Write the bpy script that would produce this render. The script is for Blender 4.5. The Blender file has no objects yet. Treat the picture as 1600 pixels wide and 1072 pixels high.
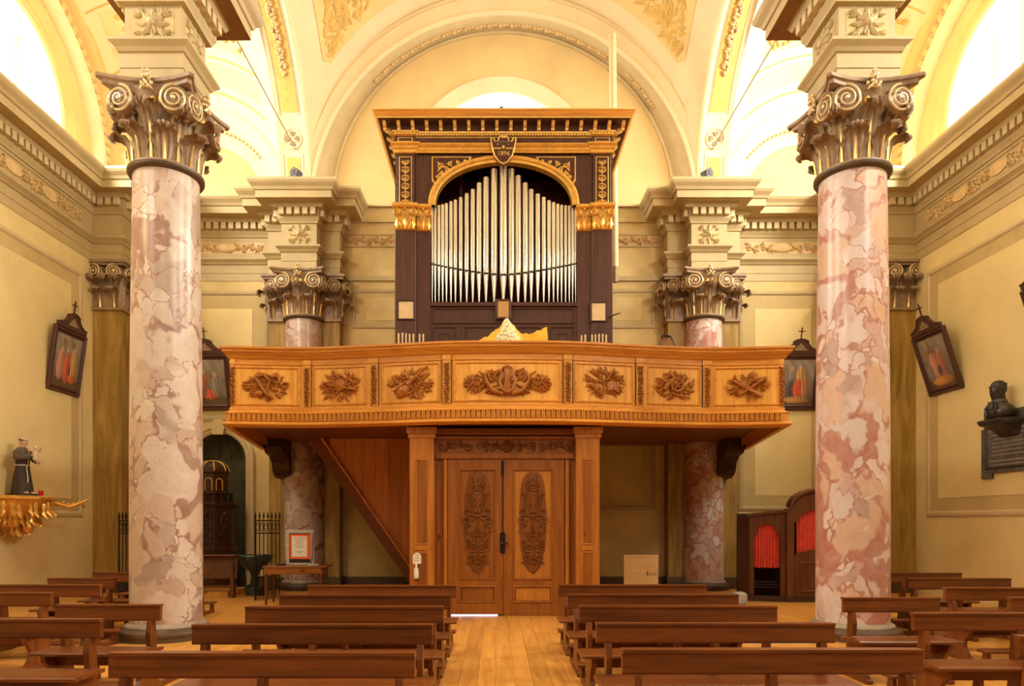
import bpy, bmesh, math, random
from mathutils import Vector, Matrix
from math import pi, sin, cos, sqrt, radians
R_ = random.Random(7)
scene = bpy.context.scene
COL = scene.collection

# ---------------------------------------------------------------- camera
F = 1067.0; EYE = 1.72; VX = 775.0; VY = 815.0; CX = -0.2
cam_d = bpy.data.cameras.new('camera'); cam = bpy.data.objects.new('camera', cam_d); COL.objects.link(cam)
cam.location = (CX, 0, EYE); cam.rotation_euler = (pi/2, 0, 0)
cam_d.sensor_width = 36; cam_d.lens = 36*F/1600
cam_d.shift_x = (800-VX)/1600; cam_d.shift_y = (VY-536)/1600
cam_d.clip_start = .05; cam_d.clip_end = 200
scene.camera = cam
scene.view_settings.view_transform = 'Standard'; scene.view_settings.look = 'None'
scene.view_settings.gamma = 1.0; scene.view_settings.use_curve_mapping = False
scene.view_settings.exposure = 0.45

def P(px, py, d):
    """point of the place seen at pixel (px, py) of the photograph, measured at depth d"""
    return Vector((CX+(px-VX)*d/F, d, EYE+(VY-py)*d/F))
def XP(px, d): return CX+(px-VX)*d/F
def ZP(py, d): return EYE+(VY-py)*d/F

# ---------------------------------------------------------------- world and daylight
w = bpy.data.worlds.new('world'); scene.world = w; w.use_nodes = True
bg = w.node_tree.nodes['Background']; bg.inputs[0].default_value = (1.0, .82, .60, 1); bg.inputs[1].default_value = .08

def area(name, loc, target, sx, sy, power, col):
    l = bpy.data.lights.new(name, 'AREA'); l.shape = 'RECTANGLE'; l.size = sx; l.size_y = sy; l.energy = power; l.color = col
    o = bpy.data.objects.new(name, l); COL.objects.link(o); o.location = loc
    o.rotation_euler = (Vector(target)-Vector(loc)).to_track_quat('-Z', 'Y').to_euler()
    return o
WINC = (1.0, .93, .80)
for bay in (13.75, 6.4, -1.0):
    for s in (-1, 1):
        area('daylight_lunette', (s*9.75, bay, 11.2), (0, bay, 8.5), 2.9, 1.5, 370 if s < 0 else 600, WINC)
# added unseen fill: an area at the altar end, points over nave and aisles
area('apse_fill', (0, -8, 10.0), (0, 14, 5.5), 5, 4, 210, (1.0, .84, .60))
for (x, y, z, p) in ((0, 5.0, 7.6, 135), (-7.2, 8.0, 7.0, 90), (7.6, 7.0, 7.2, 8)):
    l = bpy.data.lights.new('fill_glow', 'POINT'); l.energy = p; l.color = (1.0, .74, .45); l.shadow_soft_size = .35
    o = bpy.data.objects.new('fill_glow', l); COL.objects.link(o); o.location = (x, y, z)

# ---------------------------------------------------------------- materials
MATS = {}
def nodes_of(name):
    m = bpy.data.materials.new(name); m.use_nodes = True
    nt = m.node_tree; b = nt.nodes['Principled BSDF']; MATS[name] = m
    return m, nt, b
def N(nt, t, **kw):
    n = nt.nodes.new(t)
    for k, v in kw.items(): setattr(n, k, v)
    return n
def coords(nt, scale=(1, 1, 1), rnd=False):
    tc = N(nt, 'ShaderNodeTexCoord'); mp = N(nt, 'ShaderNodeMapping'); mp.inputs['Scale'].default_value = scale
    nt.links.new(tc.outputs['Object'], mp.inputs['Vector'])
    if rnd:
        oi = N(nt, 'ShaderNodeObjectInfo'); ml = N(nt, 'ShaderNodeMath', operation='MULTIPLY'); ml.inputs[1].default_value = 37.0
        nt.links.new(oi.outputs['Random'], ml.inputs[0]); nt.links.new(ml.outputs[0], mp.inputs['Location'])
    return mp.outputs[0]
def ramp(nt, fac, stops):
    r = N(nt, 'ShaderNodeValToRGB'); e = r.color_ramp.elements
    while len(e) < len(stops): e.new(.5)
    for i, (p, c) in enumerate(stops): e[i].position = p; e[i].color = (*c, 1)
    nt.links.new(fac, r.inputs[0]); return r.outputs[0]
def noise(nt, vec, scale, detail=4, rough=.55, dist=0):
    n = N(nt, 'ShaderNodeTexNoise'); n.inputs['Scale'].default_value = scale; n.inputs['Detail'].default_value = detail
    n.inputs['Roughness'].default_value = rough; n.inputs['Distortion'].default_value = dist
    nt.links.new(vec, n.inputs['Vector']); return n
def bumpn(nt, b, h, strength, dist=.02):
    bp = N(nt, 'ShaderNodeBump'); bp.inputs['Strength'].default_value = strength; bp.inputs['Distance'].default_value = dist
    nt.links.new(h, bp.inputs['Height']); nt.links.new(bp.outputs[0], b.inputs['Normal'])
def plain(name, c, rough=.6, metal=0, var=.12, scale=3.0, bump=.0, c2=None, rnd=0.0, spec=.5, stretch=(1, 1, 1)):
    m, nt, b = nodes_of(name)
    v = coords(nt, stretch); n = noise(nt, v, scale, 6, .6)
    lo = tuple(x*(1-var) for x in c); hi = tuple(min(1, x*(1+var)) for x in c) if c2 is None else c2
    col = ramp(nt, n.outputs[0], [(.3, lo), (.7, hi)])
    if rnd:
        oi = N(nt, 'ShaderNodeObjectInfo'); mr = N(nt, 'ShaderNodeMapRange'); mr.inputs[3].default_value = 1-rnd; mr.inputs[4].default_value = 1+rnd
        nt.links.new(oi.outputs['Random'], mr.inputs[0])
        hs = N(nt, 'ShaderNodeHueSaturation'); nt.links.new(mr.outputs[0], hs.inputs['Value']); nt.links.new(col, hs.inputs['Color']); col = hs.outputs[0]
    nt.links.new(col, b.inputs['Base Color'])
    b.inputs['Roughness'].default_value = rough; b.inputs['Metallic'].default_value = metal
    b.inputs['Specular IOR Level'].default_value = spec
    if bump: bumpn(nt, b, noise(nt, v, scale*8, 4).outputs[0], bump)
    return m
def wood(name, dark, light, axis=2, scale=6.0, rough=.45, rnd=.12, bump=.12, knots=False):
    m, nt, b = nodes_of(name)
    s = [scale*2.2]*3; s[axis] = scale*.16
    v = coords(nt, s, True)
    n1 = noise(nt, v, 1.0, 6, .62, .8)
    v2 = coords(nt, [x*4 for x in s], True); n2 = noise(nt, v2, 1.5, 3, .5)
    mx = N(nt, 'ShaderNodeMath', operation='MULTIPLY_ADD'); mx.inputs[1].default_value = .3
    nt.links.new(n2.outputs[0], mx.inputs[0]); nt.links.new(n1.outputs[0], mx.inputs[2])
    mid = tuple((a+c)/2 for a, c in zip(dark, light))
    col = ramp(nt, mx.outputs[0], [(.42, dark), (.62, mid), (.85, light)])
    if knots:
        vo = N(nt, 'ShaderNodeTexVoronoi'); vo.inputs['Scale'].default_value = 2.6
        sk = [1.0]*3; sk[axis] = .45
        nt.links.new(coords(nt, sk), vo.inputs['Vector'])
        kr = ramp(nt, vo.outputs['Distance'], [(.03, (.35, .3, .26)), (.10, (1, 1, 1))])
        mm = N(nt, 'ShaderNodeMixRGB', blend_type='MULTIPLY'); mm.inputs[0].default_value = .8
        nt.links.new(col, mm.inputs[1]); nt.links.new(kr, mm.inputs[2]); col = mm.outputs[0]
    if rnd:
        oi = N(nt, 'ShaderNodeObjectInfo'); mr = N(nt, 'ShaderNodeMapRange'); mr.inputs[3].default_value = 1-rnd; mr.inputs[4].default_value = 1+rnd
        nt.links.new(oi.outputs['Random'], mr.inputs[0])
        hs = N(nt, 'ShaderNodeHueSaturation'); nt.links.new(mr.outputs[0], hs.inputs['Value']); nt.links.new(col, hs.inputs['Color']); col = hs.outputs[0]
    nt.links.new(col, b.inputs['Base Color']); b.inputs['Roughness'].default_value = rough; b.inputs['Specular IOR Level'].default_value = .35
    if bump: bumpn(nt, b, mx.outputs[0], bump, .01)
    return m
def breccia(name, ground, vein, pale, warm, scale=2.4, seed=0.0, lo=.0, hi=.16, fine=.35, rough=.2):
    """marble of pale fragments in a coloured ground that swells and thins from place to place"""
    m, nt, b = nodes_of(name); lk = nt.links.new
    tc = N(nt, 'ShaderNodeTexCoord'); mp = N(nt, 'ShaderNodeMapping'); mp.inputs['Location'].default_value = (seed, seed*2, seed*3)
    mp.inputs['Scale'].default_value = (1, 1, .85); lk(tc.outputs['Object'], mp.inputs[0]); p = mp.outputs[0]
    def disp(p, sc, amt):
        nz = noise(nt, p, sc, 3, .55); sb = N(nt, 'ShaderNodeVectorMath', operation='SUBTRACT'); sb.inputs[1].default_value = (.5, .5, .5); lk(nz.outputs['Color'], sb.inputs[0])
        sc_ = N(nt, 'ShaderNodeVectorMath', operation='SCALE'); sc_.inputs['Scale'].default_value = amt; lk(sb.outputs[0], sc_.inputs[0])
        ad = N(nt, 'ShaderNodeVectorMath', operation='ADD'); lk(p, ad.inputs[0]); lk(sc_.outputs[0], ad.inputs[1]); return ad.outputs[0]
    q = disp(disp(p, 1.4, .9), 7.0, .14)
    def cells(sc):
        vo = N(nt, 'ShaderNodeTexVoronoi', feature='DISTANCE_TO_EDGE'); vc = N(nt, 'ShaderNodeTexVoronoi', feature='F1')
        for v in (vo, vc): v.inputs['Scale'].default_value = sc; lk(q, v.inputs['Vector'])
        sep = N(nt, 'ShaderNodeSeparateColor'); lk(vc.outputs['Color'], sep.inputs[0])
        ds = N(nt, 'ShaderNodeMath', operation='MULTIPLY'); ds.inputs[1].default_value = sc/scale; lk(vo.outputs['Distance'], ds.inputs[0])
        dk = tuple(x*.72 for x in ground); wh = tuple(min(1, x*1.12) for x in pale)
        r = N(nt, 'ShaderNodeValToRGB'); r.color_ramp.interpolation = 'CONSTANT'; e = r.color_ramp.elements
        st = [(0, pale), (.18, warm), (.34, wh), (.5, ground), (.64, pale), (.76, dk), (.86, warm), (.93, wh)]
        while len(e) < len(st): e.new(.5)
        for i, (pp, c) in enumerate(st): e[i].position = pp; e[i].color = (*c, 1)
        lk(sep.outputs[0], r.inputs[0]); return ds.outputs[0], r.outputs[0]
    d1, c1 = cells(scale*.8); d2, c2 = cells(scale*1.9)
    msk = N(nt, 'ShaderNodeMapRange'); msk.inputs[1].default_value = .47; msk.inputs[2].default_value = .53; lk(noise(nt, p, 1.5, 2).outputs[0], msk.inputs[0])
    dm_ = N(nt, 'ShaderNodeMixRGB'); lk(msk.outputs[0], dm_.inputs[0]); lk(d1, dm_.inputs[1]); lk(d2, dm_.inputs[2])
    cmx = N(nt, 'ShaderNodeMixRGB'); lk(msk.outputs[0], cmx.inputs[0]); lk(c1, cmx.inputs[1]); lk(c2, cmx.inputs[2]); cell = cmx.outputs[0]
    cloud = noise(nt, q, 3.0, 6, .65)
    cm = N(nt, 'ShaderNodeMixRGB'); cm.inputs[0].default_value = .38; lk(cell, cm.inputs[1]); lk(ramp(nt, cloud.outputs[0], [(.3, ground), (.55, pale), (.75, warm)]), cm.inputs[2])
    big = noise(nt, p, .9, 3)
    th = N(nt, 'ShaderNodeMapRange'); th.inputs[1].default_value = .36; th.inputs[2].default_value = .66; th.inputs[3].default_value = lo; th.inputs[4].default_value = hi; lk(big.outputs[0], th.inputs[0])
    dv = N(nt, 'ShaderNodeMath', operation='SUBTRACT'); lk(dm_.outputs[0], dv.inputs[0]); lk(th.outputs[0], dv.inputs[1])
    vf = N(nt, 'ShaderNodeMapRange'); vf.inputs[1].default_value = -.02; vf.inputs[2].default_value = .03; vf.inputs[3].default_value = 1; vf.inputs[4].default_value = 0; lk(dv.outputs[0], vf.inputs[0])
    vcol = ramp(nt, noise(nt, q, 4.5, 6, .7).outputs[0], [(.3, vein), (.55, tuple((x+y)/2 for x, y in zip(vein, ground))), (.75, ground)])
    mx = N(nt, 'ShaderNodeMixRGB'); lk(vf.outputs[0], mx.inputs[0]); lk(cm.outputs[0], mx.inputs[1]); lk(vcol, mx.inputs[2])
    v2 = N(nt, 'ShaderNodeTexVoronoi', feature='DISTANCE_TO_EDGE'); v2.inputs['Scale'].default_value = scale*2.6; lk(disp(q, 5, .25), v2.inputs['Vector'])
    fv = ramp(nt, v2.outputs['Distance'], [(.0, tuple(1-fine*(1-min(1, 2.2*x)) for x in vein)), (.05, (1, 1, 1))])
    mm = N(nt, 'ShaderNodeMixRGB', blend_type='MULTIPLY'); mm.inputs[0].default_value = 1.0; lk(mx.outputs[0], mm.inputs[1]); lk(fv, mm.inputs[2])
    lk(mm.outputs[0], b.inputs['Base Color']); b.inputs['Roughness'].default_value = rough
    return m
def emis(name, col, s):
    m, nt, b = nodes_of(name); b.inputs['Base Color'].default_value = (*col, 1)
    b.inputs['Emission Color'].default_value = (*col, 1); b.inputs['Emission Strength'].default_value = s; return m
def paint_attr(name, rough=.6):
    m, nt, b = nodes_of(name); a = N(nt, 'ShaderNodeAttribute'); a.attribute_name = 'paint'
    nt.links.new(a.outputs['Color'], b.inputs['Base Color']); b.inputs['Roughness'].default_value = rough; return m

plain('plaster', (.73, .60, .29), .8, var=.10, scale=1.1, bump=.08)
plain('plaster_dado', (.64, .50, .225), .8, var=.16, scale=1.3, bump=.1)
plain('plaster_band', (.54, .42, .19), .8, var=.10, scale=1.6)
plain('plaster_panel', (.75, .62, .30), .8, var=.08, scale=.9)
plain('plaster_lunette', (.70, .53, .245), .8, var=.08, scale=1.0)
plain('soffit_brown', (.26, .13, .045), .7, var=.15, scale=4)
plain('plaster_pend', (.78, .60, .27), .8, var=.06, scale=1.5)
plain('plaster_yellow', (.74, .55, .23), .8, var=.08, scale=1.2)
plain('plaster_cream', (.84, .70, .45), .75, var=.06, scale=1.5)
plain('stone_trim', (.47, .37, .185), .6, var=.10, scale=2.0)
plain('stone_trim_light', (.60, .485, .27), .6, var=.08, scale=2.0)
plain('relief_stone', (.64, .46, .22), .6, var=.18, scale=5)
plain('paint_gold', (.68, .46, .13), .7, var=.18, scale=6)
plain('paint_leaf', (.76, .53, .14), .7, var=.2, scale=9)
plain('paint_pale', (.80, .64, .33), .75, var=.06, scale=5)
plain('paint_line', (.36, .24, .12), .8, var=.1)
plain('capital_stone', (.31, .215, .13), .5, var=.35, scale=7)
plain('capital_gilt', (.80, .52, .16), .38, metal=.55, var=.2, scale=8)
plain('volute_rim', (.78, .62, .36), .35, metal=.35, var=.2, scale=8)
plain('base_stone', (.095, .056, .028), .5, var=.3, scale=5)
plain('fillet_stone', (.34, .27, .19), .5, var=.2, scale=6)
breccia('marble_pale', (.46, .33, .255), (.29, .15, .11), (.63, .54, .46), (.58, .42, .31), 2.1, 3.1, -.015, .14, .16, .3)
breccia('marble_pink', (.56, .36, .30), (.43, .165, .115), (.67, .58, .55), (.66, .42, .26), 2.1, 8.4, -.01, .15, .2, .3)
breccia('marble_back', (.44, .30, .24), (.26, .11, .08), (.56, .46, .40), (.50, .32, .22), 1.9, 5.2, -.01, .13, .4)
m, nt, b = nodes_of('marble_brown')
v = coords(nt, (3, 3, .35)); n1 = noise(nt, v, 1.2, 6, .6, 1.5)
nt.links.new(ramp(nt, n1.outputs[0], [(.25, (.17, .10, .022)), (.5, (.35, .22, .052)), (.75, (.52, .35, .11))]), b.inputs['Base Color']); b.inputs['Roughness'].default_value = .5; b.inputs['Specular IOR Level'].default_value = .3
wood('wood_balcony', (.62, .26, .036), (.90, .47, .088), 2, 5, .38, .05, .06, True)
wood('wood_balcony_trim', (.50, .19, .024), (.78, .35, .055), 0, 5, .36, .05, .06)
wood('wood_carving', (.26, .080, .013), (.48, .170, .029), 2, 7, .36, .05, .05)
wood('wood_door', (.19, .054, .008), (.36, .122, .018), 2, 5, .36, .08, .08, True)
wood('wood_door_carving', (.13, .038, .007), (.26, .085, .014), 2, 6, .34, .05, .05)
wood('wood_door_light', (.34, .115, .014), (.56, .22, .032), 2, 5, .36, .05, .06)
wood('wood_plank', (.50, .165, .032), (.74, .29, .064), 2, 5, .4, .12, .08, True)
wood('wood_pillar', (.32, .105, .014), (.54, .205, .032), 2, 5, .36, .05, .06)
wood('wood_bench', (.085, .023, .005), (.24, .071, .016), 0, 5, .32, .16, .05)
wood('wood_bench_end', (.085, .022, .0045), (.22, .064, .014), 2, 6, .34, .16, .05)
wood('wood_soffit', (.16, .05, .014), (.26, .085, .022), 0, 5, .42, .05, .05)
wood('wood_organ', (.060, .024, .016), (.115, .046, .028), 2, 5, .42, .04, .05)
wood('wood_dark', (.028, .012, .007), (.075, .03, .014), 2, 6, .4, .06, .06)
wood('wood_confessional', (.070, .022, .008), (.16, .052, .016), 2, 6, .36, .06, .06)
wood('wood_floor', (.46, .195, .034), (.72, .36, .080), 1, 4, .30, .13, .05)
wood('wood_table', (.20, .065, .014), (.34, .125, .026), 0, 6, .4, .05, .05)
plain('gilt', (.80, .46, .10), .36, metal=.6, var=.18, scale=9)
plain('gilt_paint', (.86, .55, .15), .42, metal=.35, var=.15, scale=9)
plain('pipe_metal', (.74, .72, .66), .30, metal=.85, var=.12, scale=4, stretch=(1, 1, .2))
plain('organ_red', (.10, .02, .012), .85, var=.3)
plain('iron', (.018, .016, .014), .5, metal=.6, var=.3)
plain('black', (.012, .011, .010), .5)
plain('grey_plastic', (.05, .05, .055), .5)
plain('bronze_dark', (.045, .040, .033), .38, metal=.3, var=.4, scale=9)
plain('slate', (.085, .083, .078), .5, var=.45, scale=5)
plain('white_paper', (.80, .74, .62), .8, var=.03)
plain('old_paper', (.78, .60, .34), .8, var=.08, scale=9)
plain('plan_paper', (.56, .34, .14), .8, var=.05, scale=5)
plain('buff_paper', (.66, .42, .18), .8, var=.06, scale=9)
plain('orange_card', (.85, .12, .018), .6, var=.04)
plain('ink', (.06, .04, .03), .8)
plain('red_cloth', (.68, .070, .040), .85, var=.15, scale=6)
plain('yellow_cloth', (.72, .40, .028), .7, var=.12, scale=4)
plain('glass_red', (.60, .012, .012), .15)
plain('robe', (.050, .038, .034), .7, var=.3, scale=8)
plain('robe_cape', (.10, .075, .062), .7, var=.3, scale=8)
plain('skin', (.66, .44, .30), .55, var=.1)
plain('cord', (.72, .62, .46), .7)
plain('hair', (.16, .10, .06), .7)
plain('tube_paint', (.74, .58, .32), .5, var=.06)
plain('green_marble', (.028, .050, .038), .25, var=.5, scale=8)
plain('grey_stone', (.36, .33, .27), .7, var=.3, scale=6, bump=.15)
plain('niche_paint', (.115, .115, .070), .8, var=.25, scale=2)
plain('painted_frame', (.075, .026, .017), .35, var=.25, scale=9)
plain('bottle_plastic', (.70, .66, .58), .2)
plain('silver_board', (.50, .44, .36), .5, var=.2, scale=8)
plain('steel', (.55, .5, .45), .3, metal=.9)
paint_attr('painting', .45)
emis('window_glass', (1.0, .97, .90), 6.0)
emis('day_gap', (.62, .70, 1.0), 2.6)
# flowered cloth
m, nt, b = nodes_of('flowered_cloth'); vo = N(nt, 'ShaderNodeTexVoronoi'); vo.inputs['Scale'].default_value = 26
nt.links.new(coords(nt), vo.inputs['Vector'])
nt.links.new(ramp(nt, vo.outputs['Distance'], [(.28, (.10, .07, .03)), (.36, (.80, .70, .42))]), b.inputs['Base Color']); b.inputs['Roughness'].default_value = .8
MT = MATS

# ---------------------------------------------------------------- mesh helpers
WL = {}          # world translation of every object made here (no rotation on world-built things)
class MB:
    def __init__(s): s.v = []; s.f = []; s.c = None
    def add(s, vs, fs):
        o = len(s.v); s.v += [tuple(v) for v in vs]; s.f += [tuple(i+o for i in f) for f in fs]; return s
    def box(s, x0, x1, y0, y1, z0, z1):
        return s.add([(x0, y0, z0), (x1, y0, z0), (x1, y1, z0), (x0, y1, z0), (x0, y0, z1), (x1, y0, z1), (x1, y1, z1), (x0, y1, z1)],
                     [(3, 2, 1, 0), (4, 5, 6, 7), (0, 1, 5, 4), (1, 2, 6, 5), (2, 3, 7, 6), (3, 0, 4, 7)])
    def bbox(s, x0, x1, y0, y1, z0, z1, b=.01):
        """box with chamfered edges"""
        vs = []
        for z, k, e in ((z0, b, b*.4), (z0+b, 0, b), (z1-b, 0, b), (z1, b, b*.4)):
            vs += [(x0+k+e, y0+k, z), (x1-k-e, y0+k, z), (x1-k, y0+k+e, z), (x1-k, y1-k-e, z),
                   (x1-k-e, y1-k, z), (x0+k+e, y1-k, z), (x0+k, y1-k-e, z), (x0+k, y0+k+e, z)]
        fs = [tuple(range(7, -1, -1)), tuple(range(24, 32))]
        for L in range(3):
            for i in range(8):
                j = (i+1) % 8; fs.append((L*8+i, L*8+j, L*8+8+j, L*8+8+i))
        return s.add(vs, fs)
    def loft(s, curves, closed=False, cap=False):
        n = len(curves[0]); vs = [p for c in curves for p in c]; fs = []
        for k in range(len(curves)-1):
            for i in range(n if closed else n-1):
                j = (i+1) % n; fs.append((k*n+i, k*n+j, (k+1)*n+j, (k+1)*n+i))
        if cap: fs += [tuple(range(n-1, -1, -1)), tuple(range((len(curves)-1)*n, len(curves)*n))]
        return s.add(vs, fs)
    def prism(s, poly, a, b, axis='y', M=None):
        """poly: 2-D outline; extruded from a to b along the axis (the outline lies in the other two)"""
        def pt(u, v, t): return {'y': (u, t, v), 'x': (t, u, v), 'z': (u, v, t)}[axis]
        n = len(poly); vs = [pt(u, v, a) for u, v in poly]+[pt(u, v, b) for u, v in poly]
        if M: vs = [M @ Vector(p) for p in vs]
        fs = [tuple(range(n)), tuple(range(2*n-1, n-1, -1))]+[(i, i+n, (i+1) % n+n, (i+1) % n) for i in range(n)]
        return s.add(vs, fs)
    def lathe(s, prof, n=32, c=(0, 0, 0), a0=0, a1=2*pi, cap=True):
        full = abs(a1-a0-2*pi) < 1e-6; m = n if full else n+1
        cs = [[(c[0]+r*cos(a0+(a1-a0)*i/n), c[1]+r*sin(a0+(a1-a0)*i/n), c[2]+z) for i in range(m)] for r, z in prof]
        return s.loft(cs, closed=full, cap=cap and full)
    def tube(s, pts, r, n=8, cap=True, flat=1.0):
        pts = [Vector(p) for p in pts]; rs = r if isinstance(r, (list, tuple)) else [r]*len(pts); cs = []; up = None
        for i, p in enumerate(pts):
            t = (pts[min(i+1, len(pts)-1)]-pts[max(i-1, 0)]).normalized()
            if up is None:
                up = Vector((0, 0, 1)) if abs(t.z) < .9 else Vector((0, 1, 0))
            a = t.cross(up)
            if a.length < 1e-4: a = t.cross(Vector((1, 0, 0)))
            a.normalize(); b = a.cross(t).normalized(); up = b
            cs.append([p+a*(rs[i]*cos(2*pi*k/n))+b*(rs[i]*flat*sin(2*pi*k/n)) for k in range(n)])
        return s.loft(cs, closed=True, cap=cap)
    def ball(s, c, rx, ry=None, rz=None, n=10, m=6):
        ry = rx if ry is None else ry; rz = rx if rz is None else rz
        cs = [[(c[0]+rx*sin(pi*j/m)*cos(2*pi*i/n), c[1]+ry*sin(pi*j/m)*sin(2*pi*i/n), c[2]-rz*cos(pi*j/m)) for i in range(n)] for j in range(1, m)]
        o = len(s.v); s.loft(cs, closed=True)
        s.v += [(c[0], c[1], c[2]-rz), (c[0], c[1], c[2]+rz)]; b0 = len(s.v)-2
        for i in range(n):
            s.f.append((o+(i+1) % n, o+i, b0)); k = o+(m-2)*n; s.f.append((k+i, k+(i+1) % n, b0+1))
        return s
    def frame(s, O, U, V, Nn, u0, u1, v0, v1, wd, dp, bev=.3):
        """moulded rectangular frame on a plane O + uU + vV, standing dp proud along Nn"""
        O, U, V, Nn = Vector(O), Vector(U), Vector(V), Vector(Nn); cs = []
        for off, h in ((0, 0), (0, dp*.55), (wd*bev, dp), (wd*(1-bev), dp), (wd, dp*.4), (wd, 0)):
            cs.append([O+U*a+V*b_+Nn*h for a, b_ in ((u0+off, v0+off), (u1-off, v0+off), (u1-off, v1-off), (u0+off, v1-off))])
        return s.loft(cs, closed=True)
    def slab(s, O, U, V, Nn, u0, u1, v0, v1, dp):
        O, U, V, Nn = Vector(O), Vector(U), Vector(V), Vector(Nn)
        vs = [O+U*a+V*b_+Nn*h for h in (0, dp) for a, b_ in ((u0, v0), (u1, v0), (u1, v1), (u0, v1))]
        return s.add(vs, [(3, 2, 1, 0), (4, 5, 6, 7), (0, 1, 5, 4), (1, 2, 6, 5), (2, 3, 7, 6), (3, 0, 4, 7)])
    def mesh(s, name, mat, smooth=None):
        me = bpy.data.meshes.new(name); me.from_pydata(s.v, [], s.f); me.validate()
        bm = bmesh.new(); bm.from_mesh(me); bmesh.ops.recalc_face_normals(bm, faces=bm.faces); bm.to_mesh(me); bm.free()
        me.materials.append(MT[mat])
        if smooth is not None:
            me.shade_smooth(); me.set_sharp_from_angle(angle=radians(smooth))
        return me
    def build(s, name, mat, parent=None, smooth=None, local=False):
        return put(name, s.mesh(name, mat, smooth), parent, None if local else 'world')
def put(name, me, parent=None, loc='world', rot=None, scale=None):
    o = bpy.data.objects.new(name, me); COL.objects.link(o)
    if parent is not None: o.parent = parent
    if loc == 'world':
        o.location = -WL[parent.name] if parent is not None else Vector()
    elif loc is not None: o.location = loc
    if rot: o.rotation_euler = rot
    if scale: o.scale = scale
    WL[o.name] = (WL[parent.name] if parent is not None else Vector())+Vector(o.location)
    return o
def at_world(name, me, parent, pos, rot=None, scale=None):
    return put(name, me, parent, Vector(pos)-WL[parent.name], rot, scale)
def thing(name, loc, label, cat, group=None, rot=None):
    o = bpy.data.objects.new(name, None); COL.objects.link(o); o.location = loc; o.empty_display_size = .1
    if rot: o.rotation_euler = rot
    WL[o.name] = Vector(loc); return tag(o, label, cat, group)
def tag(o, label=None, cat=None, group=None, kind=None):
    if label: o['label'] = label
    if cat: o['category'] = cat
    if group: o['group'] = group
    if kind: o['kind'] = kind
    return o
def struct(o, label=None):
    o['kind'] = 'structure'
    if label: o['label'] = label
    return o
def copy_tree(o, parent=None):
    c = o.copy(); COL.objects.link(c); c.parent = parent
    WL[c.name] = Vector(c.location)+(WL[parent.name] if parent is not None else Vector())
    for ch in list(o.children): copy_tree(ch, c)
    return c
def frange(a, b, n): return [a+(b-a)*i/(n-1) for i in range(n)]
def spline(xs, ys, x):
    """monotone-free cubic (Catmull-Rom) through the given points"""
    n = len(xs)
    if x <= xs[0]: return ys[0]
    if x >= xs[-1]: return ys[-1]
    i = max(k for k in range(n-1) if xs[k] <= x); h = xs[i+1]-xs[i]; t = (x-xs[i])/h
    def m(k):
        if k == 0: return (ys[1]-ys[0])/(xs[1]-xs[0])
        if k == n-1: return (ys[-1]-ys[-2])/(xs[-1]-xs[-2])
        return (ys[k+1]-ys[k-1])/(xs[k+1]-xs[k-1])
    return ((2*t**3-3*t*t+1)*ys[i]+(t**3-2*t*t+t)*h*m(i)+(-2*t**3+3*t*t)*ys[i+1]+(t**3-t*t)*h*m(i+1))
def sweep_plan(mb, prof, path, closed=False):
    """moulding profile [(out, z)] swept along a plan path [(x, y)]; 'out' is to the right of the travel direction"""
    n = len(path); ns = []
    for i in range(n if closed else n-1):
        a, b_ = Vector(path[i]), Vector(path[(i+1) % n]); t = (b_-a).normalized(); ns.append(Vector((t.y, -t.x)))
    ms = []
    for i in range(n):
        if closed: n1, n2 = ns[i-1], ns[i]
        else: n1, n2 = ns[max(i-1, 0)], ns[min(i, n-2)]
        ms.append((n1+n2)/(1+n1.dot(n2)))
    cs = [[(path[i][0]+ms[i].x*o, path[i][1]+ms[i].y*o, z) for o, z in prof] for i in range(n)]
    if closed: cs.append(cs[0])
    return mb.loft(cs)
def bez(pts, n=10):
    """smooth open curve through 2-D/3-D points"""
    out = []; k = len(pts)
    ts = list(range(k))
    for q in range((k-1)*n+1):
        t = q/n; out.append(tuple(spline(ts, [p[d] for p in pts], t) for d in range(len(pts[0]))))
    return out
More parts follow.
